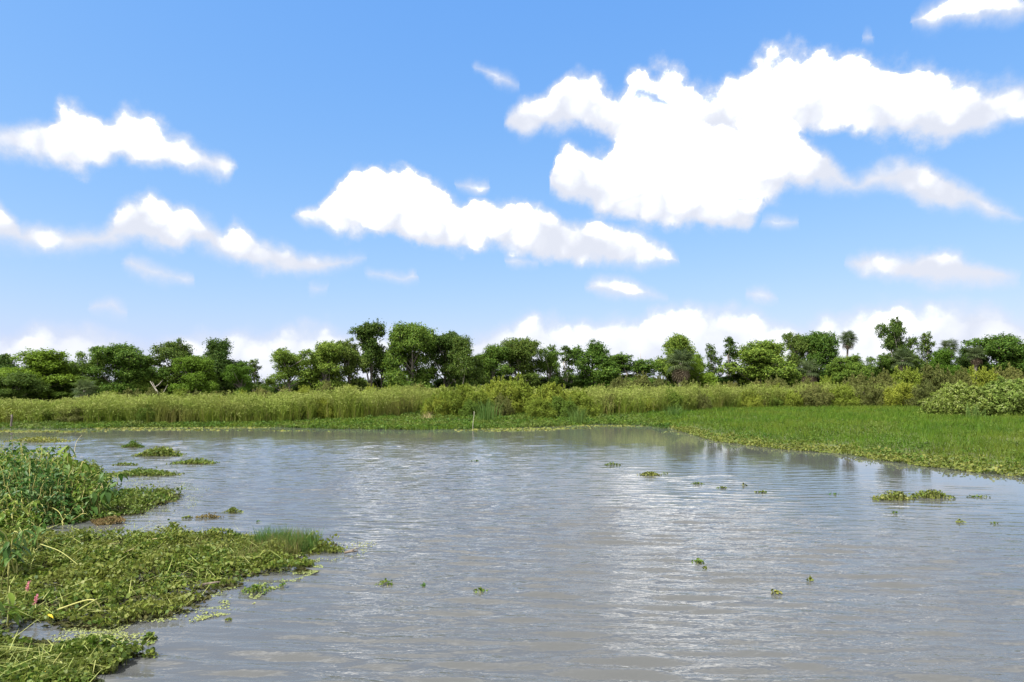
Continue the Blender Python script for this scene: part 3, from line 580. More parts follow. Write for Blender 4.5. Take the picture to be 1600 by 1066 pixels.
# ------------------------------------------------------------------ bushes between reeds and trees
def make_bush(seed, kind):
    rg = np.random.default_rng(seed); wood, lf, fl = MB(), MB(), MB(); nl = {'willow': 17, 'olive': 20, 'elder': 46}[kind]
    for k in range(nl):
        a = k * 2.4 + rg.uniform(-.4, .4); r = math.sqrt((k + .5) / nl) * 1.0; zc = (1 - .62 * r ** 2) * (rg.uniform(.32, 1.0) if kind != 'elder' else rg.uniform(.5, .9))
        c = np.array([r * .82 * math.cos(a), r * .82 * math.sin(a), max(zc, .22)]); R = rg.uniform(.15, .36) * (1 if kind != 'elder' else .78)
        tube(wood, [(c[0] * .15, c[1] * .15, -.05), c * .55 + rg.normal(size=3) * .03, c], [.02, .014, .006], 4, False)
        n = {'willow': 900, 'olive': 800, 'elder': 520}[kind]; d = rand_dir(rg, n, .3); q = c + d * (rg.uniform(.35, 1.05, n)[:, None] ** .6) * R * np.array([1, 1, .85])
        q[:, 2] = np.maximum(q[:, 2], .02)
        N = nrm(rand_dir(rg, n) * .8 + d * .6 + np.array([0, 0, .4])); ax = rand_dir(rg, n, .35)
        L = rg.uniform(.045, .085, n) * (1 if kind != 'elder' else .9); leaves(lf, q, N, ax, L, L * (.36 if kind == 'willow' else .5))
        for q9 in range(7):                                             # leafy shoots that break the outline
            d9 = nrm(rand_dir(rg, 1, .9))[0]; u9 = rg.uniform(.5, 1.0, 46)[:, None]; p9 = c + d9 * R * (.75 + u9 * rg.uniform(.3, .85)) + rg.normal(size=(46, 3)) * .022
            leaves(lf, p9, rand_dir(rg, 46, .4), nrm(rand_dir(rg, 46) * .6 + d9), rg.uniform(.045, .08, 46), rg.uniform(.018, .03, 46))
        low = n // 3                                                    # leafy skirt that closes the foot
        qq = c * np.array([1, 1, 0]) + rg.normal(size=(low, 3)) * [.13, .13, 0] + np.stack([np.zeros(low), np.zeros(low), rg.uniform(0, max(c[2] - .1, .1), low)], 1)
        leaves(lf, qq, rand_dir(rg, low, .3), rand_dir(rg, low, .3), rg.uniform(.04, .08, low), rg.uniform(.02, .035, low))
        if kind == 'elder':
            n2 = 26; d = rand_dir(rg, n2, .7); q = c + d * R * np.array([1, 1, .9]) * 1.04
            for u in range(3): leaves(fl, q + rg.normal(size=(n2, 3)) * .014, nrm(d + rand_dir(rg, n2) * .6), rand_dir(rg, n2), rg.uniform(.035, .055, n2), rg.uniform(.03, .045, n2))
    return wood, lf, fl
BUSH = {}
def bush(kind, var, mat, px, ytop, hw, D, label, group, name='marsh_bush', sy=1.0, rot=None):
    key = (kind, var)
    if key not in BUSH:
        w, l, f = make_bush(77 + var * 13 + len(kind), kind); h0 = np.percentile(np.concatenate(l.v)[:, 2], 99.6); BUSH[key] = (w.mesh('stems', MAT['bark']), l, f, h0, {})
    w, l, f, h0, ca = BUSH[key]
    if mat not in ca: ca[mat] = l.mesh('foliage', MAT[mat])
    gz = .2; H = max(Zat(ytop, D) - gz, .8); wd = hw * D / FPX * 1.0
    t = thing(name, label, 'bush', (Xat(px, D), D, gz), (px * 2.3 + var) % 6.28 if rot is None else rot, group); t.scale = (wd, wd * sy, H / h0)
    part('stems', w, t); part('foliage', ca[mat], t)
    if kind == 'elder':
        if 'fl' not in ca: ca['fl'] = f.mesh('flower_heads', MAT['flower'])
        o = part('flower_heads', ca['fl'], t)
    return t
OG = 'olive bushes between the reeds and the left trees'
rows = [(172,612,24,72),(206,609,26,73),(242,607,24,73),(276,609,24,73),(306,612,22,72),(338,614,24,72),(374,611,24,73),(410,608,26,74),(446,606,26,76),(482,604,24,78)]
for k, (px, yt, hw, D) in enumerate(rows):
    bush('olive', k % 3, 'olive' if k % 3 else 'willow', px, yt, hw, D, f'rounded olive bush behind the left reeds, {ORD[k]} from the left in its row', OG)
YG = 'low yellow-green bushes behind the middle reeds'
rows = [(505,597,26,84),(545,604,24,80),(580,602,24,80),(617,603,24,80),(652,601,26,79),(690,604,22,78)]
for k, (px, yt, hw, D) in enumerate(rows):
    bush('olive' if k in (0, 4) else 'willow', k % 3, 'olive' if k in (0, 4) else 'willow', px, yt, hw, D, f'low yellow-green bush in the row left of the big willows, {ORD[k]} from the left', YG)
WG = 'big yellow willow bushes at the centre of the shore'
for px, yt, hw, D, v, lab in [(692,607,33,61,0,'leftmost big willow bush, dark under its yellow-green dome'), (735,602,38,63,1,'second big willow bush from the left, behind the cattails'),
        (778,592,42,65,2,'tallest yellow willow bush at the centre of the shore'), (824,590,42,66,0,'broad yellow willow bush right of the tallest one'),
        (864,600,38,64,1,'yellow-green willow bush leaning right toward the tan reeds'), (906,609,33,63,2,'low rightmost bush of the big yellow willows')]:
    bush('willow', v, 'willow', px, yt, hw, D, lab, WG, 'willow_bush')
CG = 'olive bushes behind the middle reeds'
for k, (px, yt, hw, D) in enumerate([(940,601,22,86),(968,590,26,90),(1004,584,28,92),(1036,590,26,90),(1074,595,26,86),(1110,601,24,86),(1148,598,26,88),(1186,596,26,90)]):
    bush('olive', k % 3, 'olive', px, yt, hw, D, f'lumpy olive bush in the row below the brown-skirted palm, {ORD[k]} from left' if k < 6 else
         ('olive bush under the big rounded tree, left of two' if k == 6 else 'olive bush under the big rounded tree, right of two'), CG)
RG = 'bushes below the right trees'
for k, (px, yt, hw, D) in enumerate([(1215,591,26,98),(1256,592,26,100),(1298,589,28,102),(1340,586,28,102),(1376,580,28,103),(1416,575,32,104),(1456,572,32,104),(1496,577,30,104),(1536,575,30,105),(1578,574,32,105),(1624,574,32,105)]):
    bush('olive', (k + 1) % 3, ('olive', 'olive', 'willow')[k % 3], px, yt, hw, D, f'rounded bush in the far row below the right trees, {nth(k, 11, 0)}', RG)
FG = 'yellowish bushes in the front right row'
for k, (px, yt, hw, D) in enumerate([(1180,606,28,86),(1225,603,30,88),(1272,602,30,88),(1318,600,30,88),(1362,599,30,88),(1405,600,32,86),(1446,597,30,84)]):
    bush('willow', (k + 2) % 3, 'willow' if k % 2 else 'olive', px, yt, hw, D, f'yellowish bush behind the right meadow reeds, {ORD[k]} from the left', FG)
bush('elder', 0, 'elder', 1496, 600, 54, 61, 'pale-topped dense bush at the meadow edge, left of the pair', 'pale-topped bushes on the right meadow', 'elder_bush')
bush('elder', 0, 'elder', 1576, 594, 66, 60, 'large pale-topped dense bush cut by the right edge', 'pale-topped bushes on the right meadow', 'elder_bush', rot=2.0)

# ------------------------------------------------------------------ reeds, meadow grass, floating margin
def strip(front, back):                                                # front: (column, row) on the ground, back: distance behind
    f = [G(*p) for p in front]; b = [(x * (1 + back / y), y + back) for x, y in f]; return f + b[::-1]
REED_FRONT = [(-140,667),(0,666),(120,665),(250,665),(400,663.5),(560,660),(640,657),(664,650),(916,650),(940,655),(1000,654),(1060,651),(1130,646),(1250,641),(1445,639)]
REED_HT = np.array([(-140,1.7),(0,1.65),(120,1.7),(250,2.0),(400,2.15),(560,2.35),(640,2.5),(760,2.3),(900,2.3),(1000,2.5),(1130,2.6),(1300,2.6),(1445,2.5)])
rg = np.random.default_rng(21)
RP = strip(REED_FRONT, 9.0)
def reed_keep(x, y): return np.clip(fbm(x * .8, y * .8, 11) * 2.4 - .6, .08, 1)
pts = scatter(RP, 13500, rg, reed_keep); colx = 800 + pts[:, 0] / pts[:, 1] * FPX
gz = ground_z(pts[:, 0], pts[:, 1]); ht = np.interp(colx, REED_HT[:, 0], REED_HT[:, 1]) * rg.uniform(.72, 1.06, len(pts)) * (.42 + .70 * fbm(pts[:, 0] * .55, pts[:, 1] * .55, 4) + .42 * fbm(pts[:, 0] * .17, pts[:, 1] * .17, 14))
mb = MB(); nb = 6
idx = np.repeat(np.arange(len(pts)), nb); k = len(idx); base = np.concatenate([pts[idx] + rg.normal(size=(k, 2)) * .06, gz[idx][:, None] - .03], 1)
lean = rg.normal(size=(k, 2)) * (.12 + .20 * rg.uniform(size=(k, 1))) * ht[idx][:, None]
blades(mb, base, ht[idx] * rg.uniform(.55, 1.0, k), lean, rg.uniform(.022, .045, k), rg)
tag(mb.build('reed_bed', MAT['reed']), 'tall yellow-green reed belt along the far shore', 'reeds', kind='stuff')
mb = MB(); sel = rg.uniform(size=len(pts)) < .9; pp = pts[sel]; hz = (gz + ht)[sel]; idx = np.repeat(np.arange(len(pp)), 14); k = len(idx)
P = np.concatenate([pp[idx] + rg.normal(size=(k, 2)) * .17, (hz[idx] * (1 - .55 * rg.uniform(0, 1, k) ** 1.8))[:, None]], 1)
ax = rand_dir(rg, k, .5); leaves(mb, P, rand_dir(rg, k, .6), ax, rg.uniform(.16, .36, k), rg.uniform(.035, .075, k))
tag(mb.build('reed_plumes', MAT['reed_top']), 'pale feathery tops of the reed belt', 'reed plumes', kind='stuff')

# right meadow
MEADOW = [G(*p) for p in [(1000,655),(1030,664),(1062,673),(1112,687),(1200,698),(1300,706),(1390,718),(1480,731),(1600,743),(1720,756),(1860,700),(1800,650),(1445,637),(1250,640),(1130,644),(1060,650)]]
def mk(x, y): return np.clip((26.0 / y) ** 1.15, 0, 1) * (.5 + .5 * fbm(x * .6, y * .6, 9))
pts = scatter(MEADOW, 105000, rg, mk); sdv = land_sd(pts[:, 0], pts[:, 1]); gz = ground_z(pts[:, 0], pts[:, 1])
near = np.clip(sdv / 3.5, .25, 1); D = pts[:, 1]
h = rg.uniform(.16, .50, len(pts)) * near * (.35 + 1.3 * fbm(pts[:, 0] * .8, pts[:, 1] * .8, 5)); mb = MB()
blades(mb, np.concatenate([pts, gz[:, None] - .02], 1), h, rg.normal(size=(len(pts), 2)) * .13, rg.uniform(.012, .022, len(pts)) * np.clip(D / 30, .9, 2.6), rg)
tag(mb.build('marsh_grass', MAT['grass']), 'bright green marsh grass meadow on the right bank', 'grass', kind='stuff')

def leaf_carpet(name, mat, poly, n, rg, zlo, zhi, rlo, rhi, keep=None, flat=.9, label=None, cat=None, kind='stuff', stalks=0.0, land=False, lance=.0):
    pts = scatter(poly, n, rg, keep); mb = MB(); k = len(pts)
    hump = np.clip(fbm(pts[:, 0] * 1.9, pts[:, 1] * 1.9, 17) * 1.7 - .35, .05, 1.2)
    z = zlo + (zhi - zlo) * hump * rg.uniform(.35, 1.1, k) + (np.maximum(ground_z(pts[:, 0], pts[:, 1]), 0) if land else 0)
    c = np.concatenate([pts, z[:, None]], 1); N = nrm(rand_dir(rg, k) * (1 - flat * .55) + np.array([0, 0, flat])); ax = rand_dir(rg, k); R = rg.uniform(rlo, rhi, k)
    s = rg.uniform(size=k) < lance
    if (~s).any(): discs(mb, c[~s], N[~s], ax[~s], R[~s])
    if s.any(): leaves(mb, c[s], N[s], ax[s], R[s] * 3.2, R[s] * 1.1)
    if stalks:
        t = rg.uniform(size=k) < stalks; b = c[t].copy(); b[:, 2] = -.03; b[:, :2] += rg.normal(size=(t.sum(), 2)) * .015
        blades(mb, b, c[t][:, 2] + .03, c[t][:, :2] - b[:, :2], np.full(t.sum(), .007), rg)
    o = mb.build(name, MAT[mat])
    return tag(o, label, cat, kind=kind)
SHORE_PX = [(-140,669),(0,669),(100,669),(200,667),(400,666),(520,669),(650,671),(750,669),(850,666),(940,662),(1000,664),(1040,669)]
low = [G(a, b + 1.5) for a, b in SHORE_PX] + [G(*p) for p in [(1066,662),(1064,648.5)]] + [G(a, b - 1) for a, b in REED_FRONT[-5::-1]]
leaf_carpet('bank_plants', 'bank', low, 50000, rg, .0, .34, .045, .10, lambda x, y: np.clip(fbm(x * .25, y * .5, 31) * 2 - .4, .15, 1), .5, 'low leafy plants along the foot of the reeds', 'ground cover', land=True, lance=.6)
pts = scatter(low, 26000, rg, lambda x, y: np.clip(fbm(x * .3, y * .3, 44) * 2.2 - .5, .15, 1)); mb = MB(); k = len(pts)
blades(mb, np.concatenate([pts, np.maximum(ground_z(pts[:, 0], pts[:, 1]), -.02)[:, None]], 1), rg.uniform(.1, .34, k) * (.6 + fbm(pts[:, 0] * .7, pts[:, 1] * .7, 6)), rg.normal(size=(k, 2)) * .1, rg.uniform(.02, .035, k), rg)
tag(mb.build('bank_grass', MAT['grass']), 'short green grass growing at the foot of the reeds', 'grass', kind='stuff')
scum = strip([(a, b + 7) for a, b in SHORE_PX[1:]] + [(1060, 679)], 4.5)
leaf_carpet('floating_leaf_film', 'fringe', scum, 1500, rg, .004, .012, .06, .13, lambda x, y: np.clip(fbm(x * .12, y * .9, 3) * 5 - 2.6, 0, 1), .98, 'thin drift of yellowish floating leaves off the far bank', 'floating leaves')
RM = [(1030,664),(1062,674),(1112,689),(1200,701),(1300,709),(1390,722),(1480,735),(1600,747),(1720,760)]
leaf_carpet('meadow_herbs', 'bank', MEADOW, 30000, rg, .05, .42, .03, .06, lambda x, y: np.clip((26.0 / y) ** 1.15, 0, 1) * np.clip(fbm(x * .7, y * .7, 19) * 3 - 1.2, .03, 1), .35, 'patches of leafy herbs in the right meadow', 'herbs', land=True, lance=.75)
rm = [G(*p) for p in RM]; inner = [G(a + 6 + (a - 1030) * .02, b - (5 + (b - 664) * .17)) for a, b in RM]
leaf_carpet('meadow_fringe_plants', 'fringe', rm + inner[::-1], 15000, rg, .0, .26, .03, .062, lambda x, y: np.clip(fbm(x * .9, y * .9, 8) * 1.8 - .2, .1, 1), .6, 'yellow-green floating plants edging the right meadow', 'water plants', lance=.25, stalks=.15)
leaf_carpet('meadow_edge_leaves', 'pennywort', rm + inner[::-1], 9000, rg, .0, .20, .03, .055, None, .7, 'green floating leaves among the yellow meadow fringe', 'water plants')

def blade_clump(name, px, py, hpx, wpx, n, mat, label, cat, wid=.03, lean=.12):
    x, y = G(px, py); h = hpx * y / FPX; r = wpx * y / FPX / 2; rgl = np.random.default_rng(int(px * 7 + py))
    b = rgl.normal(size=(n, 2)) * r * .45; base = np.concatenate([b, np.full((n, 1), -.05)], 1); mb = MB()
    blades(mb, base, rgl.uniform(.55, 1.0, n) * h, b * .5 + rgl.normal(size=(n, 2)) * lean * h, rgl.uniform(.6, 1.2, n) * wid, rgl, .6)
    o = mb.build(name, MAT[mat]); o.location = (x, y, max(float(ground_z(np.array([x]), np.array([y]))[0]), 0)); return tag(o, label, cat)
blade_clump('cattail_clump', 762, 662, 42, 34, 150, 'cattail', 'upright blue-green cattail clump on the bank right of the pale stick', 'cattails', .045, .07)
blade_clump('cattail_clump', 905, 663, 34, 26, 110, 'cattail', 'thin cattail clump at the foot of the tan reeds, right of the willows', 'cattails', .04, .08)
blade_clump('cattail_clump', 1523, 664, 34, 26, 60, 'cattail', 'spiky green blade clump in front of the pale-topped bushes', 'cattails', .05, .22)
blade_clump('dead_reed_clump', 100, 661, 20, 44, 120, 'brownweed', 'dark brown dead reed thicket in the left reed belt', 'dead reeds', .05, .35)
blade_clump('tan_reed_clump', 668, 662, 18, 18, 50, 'straw', 'pale tan reed tuft at the foot of the leftmost willow bush', 'reeds', .035, .2)
blade_clump('green_bush_tuft', 1052, 657, 24, 30, 120, 'cattail', 'fresh green leafy tuft where the bank meets the meadow', 'plant', .05, .3)

# fluffy bushes growing inside the reed belt
rgb = np.random.default_rng(404); NB = 26
for k in range(NB):
    px = 20 + k * 54.5 + rgb.uniform(-16, 16); fr = np.array(REED_FRONT); row = np.interp(px, fr[:, 0], fr[:, 1]); D = FPX * CAM_H / (row - HOR) + rgb.uniform(.3, 3.0)
    if 650 < px < 930: D = 60 + rgb.uniform(0, 2)
    hh = np.interp(px, REED_HT[:, 0], REED_HT[:, 1]) * rgb.uniform(.75, 1.05)
    bush(('willow', 'olive')[k % 2], k % 3, ('willow', 'reedbush', 'olive')[k % 3], px, HOR + (CAM_H - hh) * FPX / D, rgb.uniform(16, 27), D, f'fluffy low bush growing in the front of the reed belt, {nth(k, NB, 0)}', 'fluffy bushes in the reed belt', 'reed_belt_bush')

# ------------------------------------------------------------------ post, stick
def stake(name, px, py, ytop, r, dx, mat, label, cat):
    x, y = G(px, py); h = Zat(ytop, y); mb = MB(); s = np.linspace(0, 1, 8)
    tube(mb, np.stack([dx * s + .02 * np.sin(s * 9), .01 * np.cos(s * 7), -.6 + s * (h + .6)], 1), r * (1.1 - .35 * s), 7); o = mb.build(name, MAT[mat], None, True); o.location = (x, y, 0); return tag(o, label, cat)
stake('wooden_post', 18, 669, 648, .075, .0, 'post', 'short dark wooden post standing in the water at the far left', 'post')
stake('bleached_stick', 738, 671, 643, .019, .12, 'stick', 'thin pale stick standing in the water at the centre of the shore', 'stick')

# ------------------------------------------------------------------ left foreground
rg = np.random.default_rng(88)
def W2(P): return [G(*p) for p in P]
MAIN = W2([(-60,828),(60,835),(230,838),(300,836),(400,838),(490,847),(530,853),(520,862),(478,874),(496,888),(470,897),(432,898),(372,905),(385,915),(330,930),(328,948),(290,962),(212,982),(120,988),(60,986),(-60,992)])
BOTTOM = W2([(-60,1004),(30,999),(95,1006),(150,1002),(185,1012),(215,1020),(245,1024),(205,1034),(200,1050),(168,1062),(150,1085),(60,1110),(-60,1110)])
UPPER = W2([(-80,735),(60,720),(150,728),(172,745),(180,757),(168,765),(200,772),(255,768),(290,775),(275,788),(240,798),(228,808),(160,812),(120,818),(70,822),(-80,832)])
def edge_keep(P, s, fall, seed):
    def f(x, y):
        d = poly_dist(x, y, P); return np.clip(d / fall + fbm(x * s, y * s, seed) * 1.5 - .75, 0, 1) * np.clip(fbm(x * 2.7, y * 2.7, seed + 40, 4) * 3.2 - 1.0, .10, 1)
    return f
for nm, P, n, lab in (('main', MAIN, 31000, 'green carpet of pennywort floating at the lower left'), ('bottom', BOTTOM, 13000, 'pennywort patch in the bottom left corner, cut by the frame'), ('upper', UPPER, 30000, 'pennywort mat around the foot of the tall left weeds')):
    big = 1.25 if nm == 'upper' else 1.0
    leaf_carpet('pennywort_mat', 'pennywort', P, n, rg, .012, {'main': .27, 'bottom': .18, 'upper': .30}[nm], .012 * big, .037 * big, edge_keep(P, 2.0, .5, 5), .24, lab, 'water plants', stalks=.25, lance=.3)
    lab2 = {'main': 'low olive stems and leaves under the lower left pennywort', 'bottom': 'low olive growth under the bottom left corner patch', 'upper': 'low olive growth under the tall left weeds'}[nm]
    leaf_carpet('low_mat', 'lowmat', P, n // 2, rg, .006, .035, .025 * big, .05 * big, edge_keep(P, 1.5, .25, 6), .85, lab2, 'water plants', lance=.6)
FILM = [W2([(60,985),(330,950),(400,935),(395,955),(330,965),(250,990),(240,1008),(60,1002)]), W2([(310,935),(420,895),(500,872),(505,890),(470,905),(410,930),(380,950)]), W2([(160,738),(330,760),(300,800),(240,815),(330,830),(100,838),(60,822),(220,808),(180,770)]),
        W2([(480,845),(600,842),(560,872),(500,880)])]
for k, P in enumerate(FILM):
    lab = ['pale duckweed film between the two lower left mats', 'pale duckweed film off the pointed end of the lower left mat', 'pale duckweed film beside the upper left mat', 'thin duckweed trail off the tip of the grassy point'][k]
    leaf_carpet('duckweed_film', 'duckweed', P, [2600, 1700, 2600, 300][k], rg, .004, .009, .007, .016, lambda x, y: np.clip(fbm(x * 2.6, y * 2.6, 61, 4) * 3.0 - 1.2, 0, 1), .99, lab, 'duckweed')
# thin runners and dead stems tangled through the mats
for nm, P, n in (('main', MAIN, 700), ('bottom', BOTTOM, 130), ('upper', UPPER, 900)):
    pts = scatter(P, n, rg, edge_keep(P, 1.5, .4, 9)); mb = MB(); k = len(pts); a = rg.uniform(0, 2 * np.pi, k); L = rg.uniform(.12, .50, k); z0 = rg.uniform(.03, .20, k)
    blades(mb, np.concatenate([pts, z0[:, None]], 1), rg.uniform(-.06, .14, k), np.stack([np.cos(a), np.sin(a)], 1) * L[:, None], rg.uniform(.006, .013, k), rg, .0)
    tag(mb.build('mat_runners', MAT['stalk']), {'main': 'thin pale runners tangled through the lower left mat', 'bottom': 'thin pale runners in the bottom corner patch', 'upper': 'thin pale runners around the foot of the tall weeds'}[nm], 'runners', kind='stuff')
# olive sedge on the point
SEDGE = W2([(230,880),(262,858),(340,848),(400,842),(470,848),(500,855),(490,866),(420,878),(330,890),(260,893)])
pts = scatter(SEDGE, 4600, rg, lambda x, y: np.clip(fbm(x * 2.2, y * 2.2, 2) * 3 - 1.0, .05, 1)); k = len(pts); mb = MB()
blades(mb, np.concatenate([pts, np.zeros((k, 1))], 1), rg.uniform(.08, .24, k) * (.5 + fbm(pts[:, 0] * 2, pts[:, 1] * 2, 12)) * np.where(pts[:, 0] > -4.6, 1.5, .9), rg.normal(size=(k, 2)) * .09, rg.uniform(.004, .010, k), rg)
tag(mb.build('olive_sedge', MAT['sedge']), 'fine olive-brown sedge on the pointed lower left mat', 'sedge', kind='stuff')
TIP = W2([(385,852),(420,846),(505,851),(492,864),(430,868)])
pts = scatter(TIP, 1300, rg, lambda x, y: np.clip(fbm(x * 3, y * 3, 22) * 3 - .9, .05, 1)); k = len(pts); mb = MB()
blades(mb, np.concatenate([pts, np.zeros((k, 1))], 1), rg.uniform(.12, .42, k), rg.normal(size=(k, 2)) * .06, rg.uniform(.005, .011, k), rg)
tag(mb.build('point_grass', MAT['cattail']), 'upright green grass blades on the tip of the lower left mat', 'grass', kind='stuff')
BR = W2([(140,814),(170,812),(196,814),(190,820),(150,822)])
leaf_carpet('browned_plants', 'brownweed', BR, 500, rg, .01, .14, .02, .04, None, .5, 'reddish-brown dying plants at the edge of the upper left mat', 'water plants', lance=.6)

# tall weed tangle
def curved(rgl, base, h, reach):
    a = rgl.uniform(0, 2 * np.pi); d = np.array([math.cos(a), math.sin(a), 0]); s = np.linspace(0, 1, 7)[:, None]
    droop = np.where(s > .7, (s - .7) ** 2 * 2.2, 0) * h * rgl.uniform(.2, 1.2)
    return np.array(base) + d * reach * s ** 1.6 + np.array([0, 0, 1.0]) * (h * s - droop) + rgl.normal(size=(7, 3)) * .012
def weed(rgl, base, h, reach, stem, lf, nleaf, sz):
    p = curved(rgl, base, h, reach); tube(stem, p, np.linspace(.014, .006, 7), 4, False)
    t = rgl.uniform(.25, 1.0, nleaf); P = np.stack([np.interp(t, np.linspace(0, 1, 7), p[:, q]) for q in range(3)], 1)
    a = rgl.uniform(0, 2 * np.pi, nleaf); d = np.stack([np.cos(a), np.sin(a), rgl.uniform(-.9, .25, nleaf)], 1); L = rgl.uniform(.6, 1.2, nleaf) * sz
    c = P + nrm(d) * L[:, None] * .6; leaves(lf, c, nrm(np.stack([d[:, 0] * .5, d[:, 1] * .5, np.ones(nleaf)], 1) + rgl.normal(size=(nleaf, 3)) * .25), d, L, L * rgl.uniform(.42, .62, nleaf), .25)
MOUND = W2([(-90,850),(20,838),(75,828),(130,812),(158,800),(168,775),(165,758),(130,752),(60,750),(-90,752)])
pts = scatter(MOUND, 620, rg); sm, lm, ld = MB(), MB(), MB()
md = poly_dist(pts[:, 0], pts[:, 1], MOUND)
for (x, y), d in zip(pts, md):
    big = .35 + .75 * fbm(np.array([x * .8]), np.array([y * .8]), 71)[0]
    H = min(.42 + d * .9, 1.5) * big * rg.uniform(.7, 1.25)
    dk = vnoise(np.array([x * 1.3]), np.array([y * 1.3]), 55)[0] > .55
    weed(rg, (x, y, -.05), H + .12, rg.uniform(.1, .5), sm, ld if dk else lm, int(7 + 11 * big), .16)
tag(lm.build('weed_tangle', MAT['weed']), 'tall tangle of leafy marsh weeds rising at the left edge', 'weeds', kind='stuff')
tag(ld.build('dark_weed_tangle', MAT['weed_deep']), 'darker leafy clumps inside the tall weed tangle at the left edge', 'weeds', kind='stuff')
tag(sm.build('weed_tangle_stalks', MAT['stalk']), 'pale stalks inside the tall weed tangle at the left', 'weed stalks', kind='stuff')

# single big-leaved plants that stand out of the tangle
mb = MB(); Lf = [(0,0,0),(.10,.12,.02),(.42,.19,.0),(.75,.11,-.10),(1,0,-.30),(.75,-.11,-.10),(.42,-.19,0),(.10,-.12,.02),(.42,0,-.05),(.75,0,-.14)]
mb.add(Lf, [[0,1,8],[1,2,8],[8,7,0],[8,6,7]]); mb.f += [np.array([[2,3,9,8],[8,9,5,6]]), np.array([[3,4,9],[9,4,5]])]
BIG = mb.mesh('leaf', MAT['weed_deep'], True); BIGL = BIG.copy(); BIGL.materials[0] = MAT['weed']
def big_plant(px, py, ytop, spread, nst, nlf, size, mesh, label, sd):
    x, y = G(px, py); H = Zat(ytop, y); rgl = np.random.default_rng(sd); t = thing('broad_leaf_weed', label, 'plant', (x, y, 0), 0, 'single broad-leaved weeds at the left edge')
    for k in range(nst):
        mb = MB(); p = curved(rgl, (rgl.normal() * .06, rgl.normal() * .06, -.05), H * rgl.uniform(.75, 1.08), spread * rgl.uniform(.3, 1)); tube(mb, p, np.linspace(.014, .006, 7), 6, False); mb.build('stem', MAT['stalk'], t, True)
        for q in range(nlf // nst):
            u = rgl.uniform(.35, 1.0); c = [np.interp(u, np.linspace(0, 1, 7), p[:, w]) for w in range(3)]; s = size * rgl.uniform(.7, 1.2)
            part('leaf', mesh, t, c, (rgl.uniform(-.4, .4), rgl.uniform(.1, 1.1), rgl.uniform(0, 6.28)), (s, s, s))
for a in [(20,905,792,.35,5,34,.24,BIG,'deep green broad-leaved weed leaning at the lower left edge, above the pale stalks',1), (62,872,800,.3,4,26,.21,BIG,'deep green drooping weed right of the one at the lower left edge',2),
          (150,806,745,.35,4,24,.34,BIG,'dark drooping weed at the right end of the tall tangle',3), (120,790,686,.45,4,26,.34,BIGL,'tallest light green weed sticking up at the right of the tangle',4),
          (62,782,690,.35,3,20,.34,BIG,'dark weed tuft sticking up in the middle of the tangle',5), (84,785,697,.35,3,18,.32,BIGL,'light weed next to the dark tuft atop the tangle',6),
          (20,790,702,.4,3,20,.34,BIG,'dark weed rising at the left end of the tangle',7), (168,786,716,.25,2,12,.30,BIG,'small lone weed at the water side of the tangle',8),
          (6,985,905,.25,3,16,.26,BIGL,'light green weed at the left frame edge beside the pink flowers',9)]: big_plant(*a)

